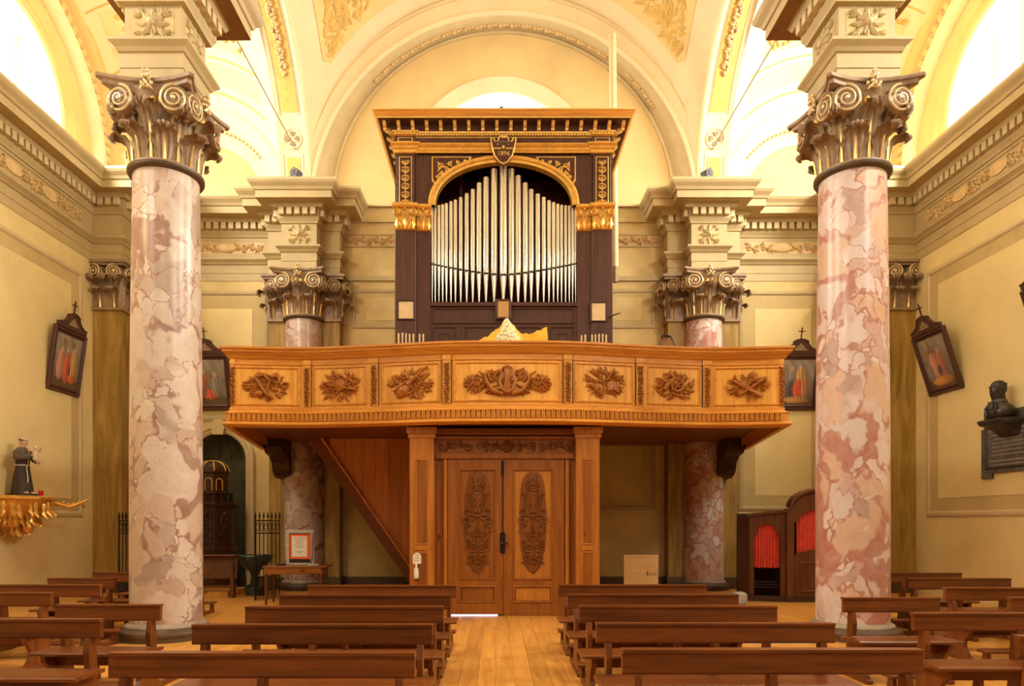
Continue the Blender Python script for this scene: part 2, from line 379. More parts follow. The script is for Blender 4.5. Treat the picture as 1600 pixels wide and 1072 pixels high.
class Relief:
    """carving built in panel coordinates (u across, v up, w towards the viewer) and bent on to its ground"""
    def __init__(s, mp): s.mb = MB(); s.mp = mp
    def leaf(s, u, v, ang, L, W, h=.035, bend=.0):
        c, q = cos(ang), sin(ang); pts = []
        prof = [(0, .25), (.18, .75), (.4, 1.0), (.62, .8), (.82, .45), (1, 0)]
        L0, L1, Lm = [], [], []
        for t, ww in prof:
            bx = t*L; by = bend*L*t*t; wd = W*ww*(.82 if prof.index((t, ww)) % 2 else 1.1)
            for lst, o, hh in ((L0, wd, h*.25), (Lm, 0, h*(1-.5*abs(t-.4))), (L1, -wd, h*.25)):
                uu, vv = bx, by+o; lst.append(s.mp(u+uu*c-vv*q, v+uu*q+vv*c, hh))
        s.mb.loft([L0, Lm, L1]); g0 = [s.mp(u, v, -.002)]
    def bar(s, pts, r, flat=.8, h=.02, n=6):
        s.mb.tube([s.mp(p[0], p[1], (p[2] if len(p) > 2 else h)) for p in pts], r, n)
    def disc(s, u, v, ru, rv, h, ang=0, n=20, dome=.35, rim=True):
        def rg(k, w): return [s.mp(u+(ru*k*cos(2*pi*i/n))*cos(ang)-(rv*k*sin(2*pi*i/n))*sin(ang), v+(ru*k*cos(2*pi*i/n))*sin(ang)+(rv*k*sin(2*pi*i/n))*cos(ang), w) for i in range(n)]
        s.mb.loft([rg(1, -.01), rg(1, h*.8), rg(.93, h), rg(.85, h*.8 if rim else h*1.05), rg(.5, h*(1+dome*.6)), rg(.1, h*(1+dome))], closed=True, cap=True)
    def poly(s, pts, h):
        n = len(pts); cu = sum(p[0] for p in pts)/n; cv = sum(p[1] for p in pts)/n
        s.mb.loft([[s.mp(a, b_, -.01) for a, b_ in pts], [s.mp(a, b_, h*.85) for a, b_ in pts], [s.mp(cu+(a-cu)*.88, cv+(b_-cv)*.88, h) for a, b_ in pts]], closed=True, cap=True)
    def berry(s, u, v, r=.016, w=.02): s.mb.ball(s.mp(u, v, w), r, r, r, 6, 4)
    def scroll(s, u, v, r, turns, a0, sgn, rad=.012, h=.022):
        pts = []; n = int(20*turns)
        for i in range(n+1):
            t = i/n; a = a0+sgn*2*pi*turns*t; rr = r*(1-.82*t); pts.append((u+rr*cos(a), v+rr*sin(a), h+.01*t))
        s.bar(pts, [rad*(1-.4*i/n) for i in range(n+1)])
    def spray(s, n, au, av, seed, L=(.10, .17), inner=.45):
        r = random.Random(seed)
        for k in range(n):
            a = 2*pi*k/n+r.uniform(-.12, .12); q = r.uniform(inner, .72); l = r.uniform(*L)
            s.leaf(au*q*cos(a), av*q*sin(a), math.atan2(av*sin(a), au*cos(a))+r.uniform(-.9, .9), l, l*.28, r.uniform(.03, .055), r.uniform(-.5, .5))
        for k in range(n):
            a = r.uniform(0, 2*pi); q = r.uniform(.2, .72); l = r.uniform(.07, .13); s.leaf(au*q*cos(a), av*q*sin(a), r.uniform(0, 6.28), l, l*.3, r.uniform(.03, .06), r.uniform(-.5, .5))
        for k in range(7):
            a = 2*pi*k/7+r.uniform(-.3, .3); s.bar([(0, 0, .015), (au*.45*cos(a+.2), av*.45*sin(a+.2), .02), (au*.9*cos(a), av*.9*sin(a), .012)], [.012, .010, .006])
            s.scroll(au*.85*cos(a+.35), av*.85*sin(a+.35), .035, 1.1, a, 1 if k % 2 else -1, .008, .018)
        for k in range(n):
            a = r.uniform(0, 2*pi); q = r.uniform(.3, .8); s.berry(au*q*cos(a), av*q*sin(a), r.uniform(.012, .024), .025)
# ================================================================ the setting
WX = 9.95; BY = 17.85; YF = -3.0           # side walls, back wall, open end towards the altar
ZC = 9.98                                  # top of the great cornice
# ---- floor
floor = struct(MB().box(-WX-.4, WX+.4, YF, BY+.3, -.25, -.012).build('floor', 'wood_plank'), 'honey coloured board floor of the church')
bw = .2
plank_meshes = {}
rest = MB()
for i in range(-50, 50):
    x0 = i*bw; y = YF-R_.random()*2.0
    while y < BY-.02:
        L = R_.choice((2.2, 2.6, 3.0)); a, b_ = max(y, YF), min(y+L, BY-.01)
        if b_-a > .1:
            near = -1.25 < x0 < 1.15 and b_ > 3.0 and a < 12.6
            if near:
                key = round(b_-a, 2)
                if key not in plank_meshes: plank_meshes[key] = MB().bbox(0, bw-.002, 0, (b_-a)-.002, -.03, 0, .003).mesh('floor_board', 'wood_floor')
                at_world('floor_board', plank_meshes[key], floor, (x0, a, 0))
            else: rest.box(x0, x0+bw-.002, a, b_-.002, -.03, 0)
        y += L
fb = rest.build('floor_boards_beyond', 'wood_floor', floor); fb['kind'] = 'stuff'
# ---- side walls
def arch_pts(yc, zc, r, z0, n=36, plane=None):
    """(y, z) points: up from z0, round the arch and down again"""
    out = [(yc+r, z0)]+[(yc+r*cos(pi*k/n), zc+r*sin(pi*k/n)) for k in range(n+1)]+[(yc-r, z0)]
    return out
BAYS = (13.75, 6.4)
walls = {}
PILW = {}
for s, side in ((-1, 'left'), (1, 'right')):
    mb = MB()
    mb.box(min(s*WX, s*(WX+.5)), max(s*WX, s*(WX+.5)), YF, BY+.3, 0, ZC-.25)
    wl = struct(mb.build('wall_'+side, 'plaster'), 'khaki plaster side wall of the %s aisle with painted panels' % side); walls[s] = wl
    for yc in BAYS:
        O, U, V, Nn = (s*WX, 0, 0), (0, 1, 0), (0, 0, 1), (-s, 0, 0)
        y0, y1 = yc-2.35, yc+2.33
        MB().frame(O, U, V, Nn, y0, y1, 1.83, 7.58, .13, .035).build('panel_moulding', 'stone_trim_light', wl)
        MB().slab(O, U, V, Nn, y0+.13, y1-.13, 1.96, 7.45, .006).build('panel_border', 'plaster_band', wl)
        MB().slab(O, U, V, Nn, y0+.42, y1-.42, 2.25, 7.16, .012).build('panel_field', 'plaster_panel', wl)
        # lunette above the cornice: window, reveal, mouldings out to the vault
        def C(x, r, zc=10.3): return [(s*x, y, z) for y, z in arch_pts(yc, zc, r, ZC-.3)]
        MB().loft([C(WX+.05, 1.66, 10.7), C(WX, 1.70, 10.7), C(WX, 1.95, 10.62), C(WX-.05, 1.99, 10.6), C(WX-.05, 2.08, 10.58), C(WX, 2.12, 10.55), C(WX, 2.72, 10.3)]).build('lunette_tympanum', 'plaster_yellow', wl, 40)
        MB().loft([C(WX+.55, 1.50, 10.7), C(WX+.05, 1.66, 10.7)]).build('window_reveal', 'plaster_cream', wl, 40)
        tor = [(2.72, 0), (2.72, .05), (2.76, .13), (2.84, .19), (2.94, .21), (3.04, .19), (3.12, .13), (3.15, .05)]
        MB().loft([C(WX-h, r) for r, h in tor]).build('lunette_arch_roll', 'plaster_cream', wl, 60)
        MB().loft([C(WX-.05, 3.15), C(WX-.10, 3.18), C(WX-.10, 3.42), C(WX-.18, 3.46), C(WX-.24, 3.52), C(WX-.24, 3.60), C(WX-.30, 3.64), C(WX-.32, 3.75)]).build('lunette_arch_band', 'plaster_yellow', wl, 40)
        # vine of leaves painted and modelled on the band
        lf = MB()
        for k in range(46):
            a = pi*(k+.5)/46
            for q in (-1, 1):
                cy, cz = yc+(3.30+.05*q)*cos(a), 10.3+(3.30+.05*q)*sin(a)
                lf.ball((s*(WX-.11), cy, cz), .03, .05, .05, 6, 4)
        g = lf.build('leaf_garland', 'relief_stone', wl, 60)
        wn = struct(MB().prism(arch_pts(yc, 10.7, 1.52, ZC-.4), s*(WX+.50), s*(WX+.53), 'x').build('window_%d' % (1+len([o for o in COL.objects if o.name.startswith('window_') and o.parent is None])), 'window_glass'), 'bright lunette window above the cornice of the %s aisle' % side)
        fr = MB()
        for dy in (-.75, 0, .75): fr.box(min(s*(WX+.44), s*(WX+.5)), max(s*(WX+.44), s*(WX+.5)), yc+dy-.02, yc+dy+.02, ZC-.3, 10.7+sqrt(1.5**2-dy*dy))
        fr.build('glazing_bar', 'plaster_cream', wn)
# ---- back wall with the lunette of the nave
mb = MB()
NX, NR, NZ = -7.42, .70, 3.34                # niche of the left aisle
mb.box(-WX-.4, NX-NR, BY, BY+.4, 0, ZC); mb.box(NX+NR, WX+.4, BY, BY+.4, 0, ZC)
npts = [(NX-NR*cos(pi*k/20), NZ+NR*sin(pi*k/20)) for k in range(21)]
mb.loft([[(x, BY, z) for x, z in npts], [(x, BY, ZC) for x, z in npts]])
back = struct(mb.build('wall_back', 'plaster_dado'), 'olive plaster entrance wall behind the organ loft')
UX, UZ, NB = (1, 0, 0), (0, 0, 1), (0, -1, 0)
def arcx(xc, zc, r, y, z0, n=48): return [(xc+r*cos(pi*k/n), y, max(z0, zc+r*sin(pi*k/n))) for k in range(n+1)]
def arcs(xc, zc, r, y, z0, n=48):
    return [(xc+r, y, z0)]+[(xc+r*cos(pi*k/n), y, zc+r*sin(pi*k/n)) for k in range(n+1)]+[(xc-r, y, z0)]
Z0 = ZC-.05
A = lambda r=4.40, y=BY, zc=10.05: arcs(0, zc, r, y, Z0)
tym = MB(); n = 48
fan = arcs(0, 10.05, 4.42, BY, Z0)
tym.add([(0, BY, Z0)]+fan, [(0, i+1, i+2) for i in range(len(fan)-1)])
tym.build('lunette_field', 'plaster_lunette', back)
MB().loft([A(4.40), A(4.40, BY-.05), A(4.46, BY-.06), A(4.50, BY-.03), A(4.56, BY-.05, 10.0), A(4.62, BY-.2, 9.95), A(4.72, BY-.36, 9.85), A(4.80, BY-.40, 9.8), A(4.84, BY-.45, 9.78)]).build('arch_soffit', 'stone_trim_light', back, 40)
prof = [(4.84, .45, 9.78), (4.84, .50, 9.78), (4.89, .53, 9.80), (4.92, .50, 9.82), (4.96, .50, 9.90), (4.99, .55, 9.98), (5.03, .58, 10.0), (5.06, .54, 10.02), (5.10, .56, 10.05)]
MB().loft([A(r, BY-d, z) for r, d, z in prof]).build('arch_face', 'plaster_cream', back, 40)
# garlands of stucco in the arch
st = MB()
for k in range(9, 40):
    a = pi*k/48
    if 15 <= k <= 33 or k % 8 in (1, 2, 3, 4):
        for q in (-1, 0, 1):
            a2 = a+q*.02
            st.ball((4.60*cos(a2), BY-.20, 9.96+4.60*sin(a2)), .07, .05, .06+.02*q, 6, 4)
st.build('arch_garland', 'relief_stone', back, 60)
# ledge at the foot of the lunette and moulded strips
MB().box(-4.2, 4.2, BY-.10, BY, ZC-.06, ZC).build('lunette_ledge', 'stone_trim_light', back)
MB().box(-4.2, 4.2, BY-.05, BY, ZC-.45, ZC-.40).build('string_moulding', 'stone_trim_light', back)
# lunette window behind the organ
MB().loft([arcs(-.05, 10.95, 2.40, BY-.03, 10.5), arcs(-.05, 10.95, 2.36, BY-.08, 10.5), arcs(-.05, 10.95, 1.95, BY-.08, 10.5), arcs(-.05, 10.95, 1.88, BY-.01, 10.5)]).build('window_surround', 'plaster_cream', back, 40)
struct(MB().prism([(x, z) for x, y, z in arcs(-.05, 10.95, 1.88, 0, 10.5)], BY-.03, BY-.01, 'y').build('window_5', 'window_glass'), 'lunette window half hidden behind the organ case')
# nave part of the back wall: panels and carved frieze
def acanthus_run(R, x0, x1, h, seed):
    """running scroll of leaves along u from x0 to x1, half height h"""
    r = random.Random(seed); n = max(2, int((x1-x0)/(h*1.5))); st = (x1-x0)/n
    R.bar([(x0+(x1-x0)*i/(n*6), h*.45*sin(pi*i/6), .018) for i in range(n*6+1)], .018)
    for k in range(n):
        q = 1 if k % 2 == 0 else -1; u = x0+st*(k+.5)
        R.scroll(u, -q*h*.2, h*.5, 1.2, q*pi/2, -q, .016, .02)
        for j in range(4): R.leaf(u+r.uniform(-.3, .3)*st, q*h*.45, q*(.3+.7*j)+r.uniform(-.3, .3), h*.75, h*.2, .045, q*.3)
        R.leaf(u, -q*h*.2, q*2.2, h*.7, h*.2, .04); R.leaf(u+st*.3, 0, -q*.8, h*.7, h*.2, .045)
def scroll_strip(parent, x0, x1, z0, z1, y, mat='relief_stone', seed=1, name='frieze_scroll'):
    R = Relief(lambda u, v, w: (u, y-w, (z0+z1)/2+v)); R.mb.slab((0, y, 0), UX, UZ, NB, x0-.04, x1+.04, z0-.03, z1+.03, .004)
    acanthus_run(R, x0, x1, (z1-z0)/2, seed); return R.mb.build(name, mat, parent, 60)
for s in (-1, 1):
    xa, xb = sorted((s*4.15, s*2.9))
    scroll_strip(back, xa, xb, ZP(383, BY), ZP(370, BY), BY-.01, seed=3)
    MB().frame((0, BY, 0), UX, UZ, NB, xa-.04, xb+.3, ZP(387, BY), ZP(366, BY), .05, .03).build('frieze_frame', 'stone_trim', back)
    xa, xb = sorted((s*3.97, s*1.9))
    for z0, z1 in ((6.76, 7.80), (2.02, 6.0)):
        MB().frame((0, BY, 0), UX, UZ, NB, xa, xb, z0, z1, .11, .035).build('panel_moulding', 'stone_trim', back)
        MB().slab((0, BY, 0), UX, UZ, NB, xa+.11, xb-.11, z0+.11, z1-.11, .006).build('panel_border', 'plaster_band', back)
        MB().slab((0, BY, 0), UX, UZ, NB, xa+.38, xb-.38, z0+.22, z1-.22, .012).build('panel_field', 'plaster_dado', back)
    MB().box(min(s*4.2, s*1.5), max(s*4.2, s*1.5), BY-.06, BY, 8.0, 8.12).build('string_moulding', 'stone_trim', back)
    # aisle panels of the back wall
    xa, xb = sorted((s*8.45, s*6.15))
    za = 2.0 if s > 0 else 4.35
    MB().frame((0, BY, 0), UX, UZ, NB, xa, xb, za, 7.75, .12, .035).build('panel_moulding', 'stone_trim', back)
    MB().slab((0, BY, 0), UX, UZ, NB, xa+.12, xb-.12, za+.12, 7.63, .006).build('panel_border', 'plaster_band', back)
    MB().slab((0, BY, 0), UX, UZ, NB, xa+.42, xb-.42, za+.4, 7.28, .012).build('panel_field', 'plaster_panel', back)
    scroll_strip(back, s*7.25-.95, s*7.25+.95, 8.74, 8.98, BY-.02, seed=9)
    MB().ball((s*7.25, BY-.03, 8.86), .30, .06, .13, 20, 6).build('frieze_cartouche', 'relief_stone', back, 60)
    # arch and lunette of the aisle end
    cx = s*7.75
    fan = arcs(cx, 10.0, 1.55, BY-.02, Z0)
    MB().add([(cx, BY-.02, Z0)]+fan, [(0, i+1, i+2) for i in range(len(fan)-1)]).build('aisle_lunette', 'plaster_yellow', back)
    pr = [(1.52, .02), (1.52, .08), (1.62, .10), (1.72, .08), (1.90, .30), (2.02, .46), (2.10, .50), (2.16, .55), (2.24, .52), (2.34, .52), (2.40, .50)]
    MB().loft([arcs(cx, 10.0, r, BY-d, Z0) for r, d in pr]).build('aisle_arch', 'plaster_cream', back, 40)
    g = MB()
    for k in range(10, 39):
        a = pi*k/48; g.ball((cx+1.83*cos(a), BY-.25, 10+1.83*sin(a)), .05, .04, .04, 6, 4)
    g.build('aisle_arch_garland', 'relief_stone', back, 60)
# dark skirting along the back wall
for s, side in ((-1, 'left'), (1, 'right')):
    struct(MB().box(min(s*WX, s*1.3), max(s*WX, s*1.3), BY-.05, BY, 0, .28).build('baseboard_back_'+side, 'base_stone'), 'dark stone skirting of the back wall, %s half' % side)
# ---- the great entablature: side wall, corner pier, back wall and column projections
ENT = [(-.05, 7.995), (.014, 8.0), (.014, 8.20), (.025, 8.20), (.025, 8.41), (.05, 8.42), (.08, 8.47), (.14, 8.53), (.14, 8.57), (.02, 8.575), (.02, 9.12), (.05, 9.13), (.06, 9.17), (.10, 9.24), (.10, 9.28),
       (.10, 9.46), (.20, 9.465), (.22, 9.50), (.26, 9.56), (.50, 9.56), (.50, 9.73), (.53, 9.74), (.56, 9.80), (.63, 9.87), (.66, 9.92), (.66, 9.98), (-.02, 9.98)]
dent_me = MB().bbox(-.064, .064, -.11, -.0, 0, .165, .004).mesh('dentil', 'stone_trim_light')
def dentils(parent, path, pitch=.19, closed=False):
    n = len(path)
    for i in range(n if closed else n-1):
        a, b_ = Vector(path[i]), Vector(path[(i+1) % n]); t = (b_-a); L = t.length; t.normalize(); nn = Vector((t.y, -t.x))
        # convex corners lengthen the run, concave ones shorten it
        def turn(k):
            if not closed and (k <= 0 or k >= n-1): return 0
            p, q, r = Vector(path[k-1]), Vector(path[k]), Vector(path[(k+1) % n]); u, v = (q-p), (r-q); c = u.x*v.y-u.y*v.x
            return 1 if c > 1e-6 else (-1 if c < -1e-6 else 0)
        lo, hi = -.13*turn(i)+.06, L+.13*turn((i+1) % n if closed else i+1)-.06
        m = max(1, round((hi-lo)/pitch))
        for k in range(m):
            q = lo+(hi-lo)*(k+.5)/m; p = a+t*q+nn*.10
            at_world('dentil', dent_me, parent, (p.x, p.y, 9.295), (0, 0, math.atan2(t.y, t.x)))
def path_for(s):
    p = [(-WX, 2.6), (-WX, 16.5), (-9.25, 16.5), (-9.25, 16.9), (-8.5, 16.9), (-8.5, BY), (-6.0, BY), (-6.0, 17.45), (-5.52, 17.45), (-5.52, 17.0), (-4.68, 17.0), (-4.68, 17.45), (-4.2, 17.45), (-4.2, BY)]
    return p if s < 0 else [(-x, y) for x, y in reversed(p)]
for s, side, k in ((-1, 'left', 1), (1, 'right', 2)):
    pth = path_for(s)
    en = struct(sweep_plan(MB(), ENT, pth).build('trim_%d' % k, 'stone_trim'), 'moulded entablature with dentils round the %s aisle' % side)
    vis = [(x, y) for x, y in pth]
    if s < 0: vis[0] = (-WX, 9.0)
    else: vis[-1] = (WX, 9.0)
    dentils(en, vis)
    # carved frieze along the side wall (long scroll panels with oval shields)
    for yc in (13.75,):
        mb = MB()
        mb.slab((s*(WX-.02), 0, 0), (0, 1, 0), UZ, (-s, 0, 0), yc-2.3, yc+2.3, 8.66, 9.04, .006)
        mb.frame((s*(WX-.02), 0, 0), (0, 1, 0), UZ, (-s, 0, 0), yc-2.34, yc+2.34, 8.63, 9.07, .04, .03)
        mb.build('frieze_frame', 'stone_trim', en)
        R = Relief(lambda u, v, w, s=s, yc=yc: (s*(WX-.026-w), yc+u, 8.85+v))
        for a, b_ in ((-2.25, -1.48), (-.75, -.33), (.33, .75), (1.48, 2.25)): acanthus_run(R, a, b_, .16, 4)
        for c in (-1.12, 0, 1.12):
            R.disc(c, 0, .26, .13, .03, 0, 24, .2)
            for q in (-1, 1):
                R.scroll(c+q*.30, .06, .08, 1.2, pi, q, .018, .02); R.scroll(c+q*.30, -.06, .08, 1.2, pi, -q, .018, .02); R.leaf(c+q*.28, 0, (0 if q > 0 else pi), .13, .04, .05)
        R.mb.build('frieze_relief', 'relief_stone', en, 60)
# ---- free standing column tops: entablature blocks and springers
def rosette(mb, c, nrm, size):
    """square flower of acanthus leaves on a block face"""
    nrm = Vector(nrm); uu = Vector((0, 0, 1)).cross(nrm); c = Vector(c)
    R = Relief(lambda u, v, w: c+uu*u+Vector((0, 0, v))+nrm*w); r = random.Random(4)
    for k in range(8): R.leaf(.02*cos(pi/4*k), .02*sin(pi/4*k), pi/4*k, size*(1.05 if k % 2 == 0 else 1.25), size*.26, .05)
    for k in range(8): R.leaf(0, 0, pi/4*k+pi/8, size*.75, size*.24, .075)
    for q in (-1, 1):
        for e in (-1, 1):
            for k in range(4): R.leaf(q*size*.75, e*size*.6, math.atan2(e, q)+(k-1.5)*.55, size*.55, size*.13, .05, .2)
        R.leaf(0, q*size*.8, q*pi/2, size*.4, size*.16, .04)
    R.mb.ball(c+nrm*.06, .06, .06, .06, 8, 6)
    mb.v += [tuple(v) for v in R.mb.v]; mb.f += R.mb.f
k = 3
for (cx, cy) in ((-5.12, 10.2), (5.12, 10.2)):
    h = .43; pth = [(cx-h, cy-h), (cx-h, cy+h), (cx+h, cy+h), (cx+h, cy-h)]
    pth = list(reversed(pth))
    pth = [(cx-h, cy-h), (cx+h, cy-h), (cx+h, cy+h), (cx-h, cy+h)]
    ENB = [(o-.045 if 8.572 < z < 9.121 and o < .05 else o, z) for o, z in ENT]; mb = MB(); sweep_plan(mb, ENB, pth, closed=True); mb.box(cx-h+.06, cx+h-.06, cy-h+.06, cy+h-.06, 8.0, 11.8)
    o = struct(mb.build('trim_%d' % k, 'stone_trim'), 'square entablature block on the %s free column' % ('left' if cx < 0 else 'right')); k += 1
    dentils(o, pth, closed=True)
    MB().loft([[(cx-q, cy-q, 9.556), (cx+q, cy-q, 9.556), (cx+q, cy+q, 9.556), (cx-q, cy+q, 9.556)] for q in (h+.27, h+.495)], closed=True).build('brown_soffit', 'soffit_brown', o)
    for nr in ((0, -1, 0), (-1 if cx > 0 else 1, 0, 0), (1 if cx > 0 else -1, 0, 0)):
        f = Vector((cx, cy, 8.85))+Vector(nr)*(h-.025)
        mb = MB(); rosette(mb, f, nr, .205); mb.build('rosette', 'stone_trim_light', o, 50)
        u = Vector((0, 0, 1)).cross(Vector(nr))
        MB().slab(f, u, (0, 0, 1), nr, -.30, .30, -.17, .17, .004).build('rosette_panel', 'plaster_band', o)
        MB().slab(Vector((cx, cy, 0))+Vector(nr)*h, u, (0, 0, 1), nr, -h+.03, h-.03, 8.05, 8.11, .004).build('gilt_line', 'paint_gold', o)
for cx in (-5.1, 5.1):
    o = COL.objects['trim_1' if cx < 0 else 'trim_2']; f = Vector((cx, 17.0-.02, 8.86))
    mb = MB(); rosette(mb, f, (0, -1, 0), .205); mb.build('rosette', 'stone_trim_light', o, 50)
    MB().slab(f, UX, UZ, NB, -.30, .30, -.17, .17, .004).build('rosette_panel', 'plaster_band', o)
# ---- vaults
def sail(name, xc, yc, zc, R, a, b, mat, nx=28, ny=28):
    cs = []
    for j in range(ny+1):
        y = -b+2*b*j/ny; cs.append([(xc-a+2*a*i/nx, yc+y, zc+sqrt(max(.01, R*R-(-a+2*a*i/nx)**2-y*y))) for i in range(nx+1)])
    return MB().loft(cs).build(name, mat, None, 60)
ceil_n = 0
VN = dict(R=6.125, zc=10.2, a=4.9, b=3.55); VA = dict(R=4.29, zc=10.0, a=2.15, b=3.6)
for yc in BAYS:
    near = yc > 10
    c = struct(sail('ceiling', 0, yc, VN['zc'], VN['R'], VN['a'], 3.68, 'plaster_cream'), 'pale domed sail vault over the nave bay %s' % ('before the organ' if near else 'towards the altar'))
    if near: ceil_main = c
    for s in (-1, 1):
        side = 'left' if s < 0 else 'right'
        ca = struct(sail('ceiling', s*7.82, yc, VA['zc'], VA['R'], VA['a'], 3.68, 'plaster_cream'), 'pale sail vault of the %s aisle %s' % (side, 'beside the organ loft' if near else 'towards the altar'))
        # arcade arch between nave and aisle
        def cv(x, r, zc=10.2): return [(s*x, y, z) for y, z in arch_pts(yc-.02, zc, r, ZC-.02, 40)]
        arch = struct(MB().loft([cv(5.72, 3.80), cv(5.72, 3.60), cv(5.66, 3.58), cv(5.62, 3.60), cv(5.0, 3.60), cv(4.96, 3.58), cv(4.90, 3.60), cv(4.88, 3.76)]).build('trim_%d' % k, 'plaster_cream', None, 30), 'arcade arch between nave and %s aisle %s' % (side, 'beside the organ' if near else 'towards the altar')); k += 1
        if near:
            # painted yellow panels on the soffit with a shell, garland and cross medallion
            def strip(x0, x1, t0, t1, r, mat, nm, n=16):
                cs = []
                for i in range(n+1):
                    t = t0+(t1-t0)*i/n
                    if t < 0: y, z = yc-.02+r, 10.2+t*3.6
                    else: y, z = yc-.02+r*cos(t), 10.2+r*sin(t)
                    cs.append([(s*x0, y, z), (s*x1, y, z)])
                return MB().loft(cs).build(nm, mat, arch)
            strip(5.14, 5.48, .05, .20, 3.59, 'paint_gold', 'painted_panel', 4)
            strip(5.10, 5.52, .48, 1.20, 3.59, 'paint_gold', 'painted_panel')
            strip(5.10, 5.52, 1.45, 2.3, 3.59, 'paint_gold', 'painted_panel')
            for (x0, x1) in ((5.06, 5.075), (5.545, 5.56)):
                strip(x0, x1, .46, 1.22, 3.588, 'paint_line', 'painted_line'); strip(x0, x1, .02, .22, 3.588, 'paint_line', 'painted_line', 4)
            def on(t, x, h): return (s*x, yc-.02+(3.6-h)*cos(t), 10.2+(3.6-h)*sin(t))
            g = MB(); r = random.Random(11)
            for q in range(26):
                t = .70+.5*q/26; wv = .10*(1-abs(q/13-1)*.5)
                for z in range(3): g.ball(on(t+r.uniform(-.01, .01), 5.31+r.uniform(-wv, wv), .03), .05, .04, .05, 6, 4)
            g.build('painted_garland', 'relief_stone', arch, 60)
            g = MB()
            for q in range(24):
                a = 2*pi*q/24; a2 = 2*pi*(q+1)/24
                g.tube([on(.32+.062*sin(a), 5.31+.22*cos(a), .012), on(.32+.062*sin(a2), 5.31+.22*cos(a2), .012)], .022, 5)
                g.tube([on(1.33+.062*sin(a), 5.31+.24*cos(a), .012), on(1.33+.062*sin(a2), 5.31+.24*cos(a2), .012)], .03, 5)
            g.build('medallion_ring', 'plaster_cream', arch, 60)
            g = MB()
            for q in range(4):
                a = pi/2*q
                pts = [(.05, -.25), (.16, -.5), (.17, 0), (.16, .5), (.05, .25)]
                vs = [on(.32+.28*rr*sin(a+da), 5.31+rr*cos(a+da), .01) for rr, da in pts]
                vs2 = [on(.32+.28*rr*sin(a+da), 5.31+rr*cos(a+da), .03) for rr, da in pts]
                n = len(vs); g.add(vs+vs2, [tuple(range(n, 2*n))]+[(i, (i+1) % n, (i+1) % n+n, i+n) for i in range(n)])
            g.build('cross_medallion', 'capital_stone', arch)
            g = MB()
            for q in range(9):
                a = pi*q/8-.0
                g.tube([on(1.29, 5.31, .02), on(1.29+.055*sin(a), 5.31+.17*cos(a), .05)], [.012, .04], 6)
            g.build('shell', 'relief_stone', arch, 60)
            # pendentive: painted yellow field with foliage between the two arches
            fld = MB(); n = 14
            def sp(x, y, h=.0):
                q = sqrt(max(.01, (6.125-h)**2-x*x-(y-yc)**2)); return (s*x, y, 10.2+q)
            cs = []
            for i in range(n+1):
                t = i/n; xa = 4.42-.15*t; yb = yc+3.18
                # from the apex by the springing out along both arches
                e1 = Vector((4.46-.02*t, yc+3.05-2.6*t)); e2 = Vector((4.30-3.2*t, yc+3.22-.02*t))
                cs.append([sp(*(e1+(e2-e1)*(j/12)), .015) for j in range(13)])
            fld.loft(cs).build('pendentive_field', 'plaster_pend', ceil_main, 60)
            lv = MB(); r = random.Random(21+s)
            for q in range(330):
                t = r.random()**.6; u = r.random()
                e1 = Vector((4.40-.02*t, yc+3.02-2.4*t)); e2 = Vector((4.24-2.6*t, yc+3.16-.02*t))
                c = e1+(e2-e1)*(.15+.7*u); p = Vector(sp(c.x, c.y, .02)); d = Vector((r.uniform(-1, 1), r.uniform(-1, 1), r.uniform(-1, 1))).normalized(); nn = (Vector((0, yc, 10.2))-p).normalized()
                d = (d-nn*d.dot(nn)).normalized(); e = nn.cross(d); L = r.uniform(.10, .2)
                lv.add([p-d*L, p+e*L*.35+nn*.01, p+d*L, p-e*L*.35+nn*.01, p+nn*.03], [(0, 1, 4), (1, 2, 4), (2, 3, 4), (3, 0, 4)])
            lo = lv.build('painted_foliage', 'paint_gold', ceil_main); lo['kind'] = 'stuff'
            # aisle vault: painted bands
            def spa(x, y, h=.012):
                q = sqrt(max(.01, (4.29-h)**2-x*x-(y-yc)**2)); return (s*7.82+x, y, 10.0+q)
            for nm, y0, y1, xw, mt in (('painted_band', 3.00, 3.30, 1.75, 'paint_pale'), ('painted_band', 2.0, 2.75, 1.55, 'paint_pale')):
                MB().loft([[spa(-xw+2*xw*i/24, yc+y0+(y1-y0)*j/4) for i in range(25)] for j in range(5)]).build(nm, mt, ca, 60)
            for yy in (2.9, 3.40, 1.9):
                MB().loft([[spa(-1.8+3.6*i/24, yc+yy+.03*j, .016) for i in range(25)] for j in range(2)]).build('painted_line', 'paint_gold', ca, 60)
            lv = MB(); r = random.Random(5)
            for q in range(60):
                x = -1.5+3*q/59; p = Vector(spa(x, yc+2.4+r.uniform(-.25, .25), .03)); lv.ball(p, .07, .07, .04, 6, 4)
            lv.build('painted_rosettes', 'paint_gold', ca, 60)
# tie rods across the arcade
for s, nm in ((-1, 'left'), (1, 'right')):
    tr = MB().tube([(s*5.25, 10.2, 11.1), (s*5.25, 17.4, 11.1)], .016, 6).build('tie_rod', 'stone_trim', None, 60)
    tag(tr, 'thin iron tie rod running from the %s free column to the back wall' % nm, 'tie rod')
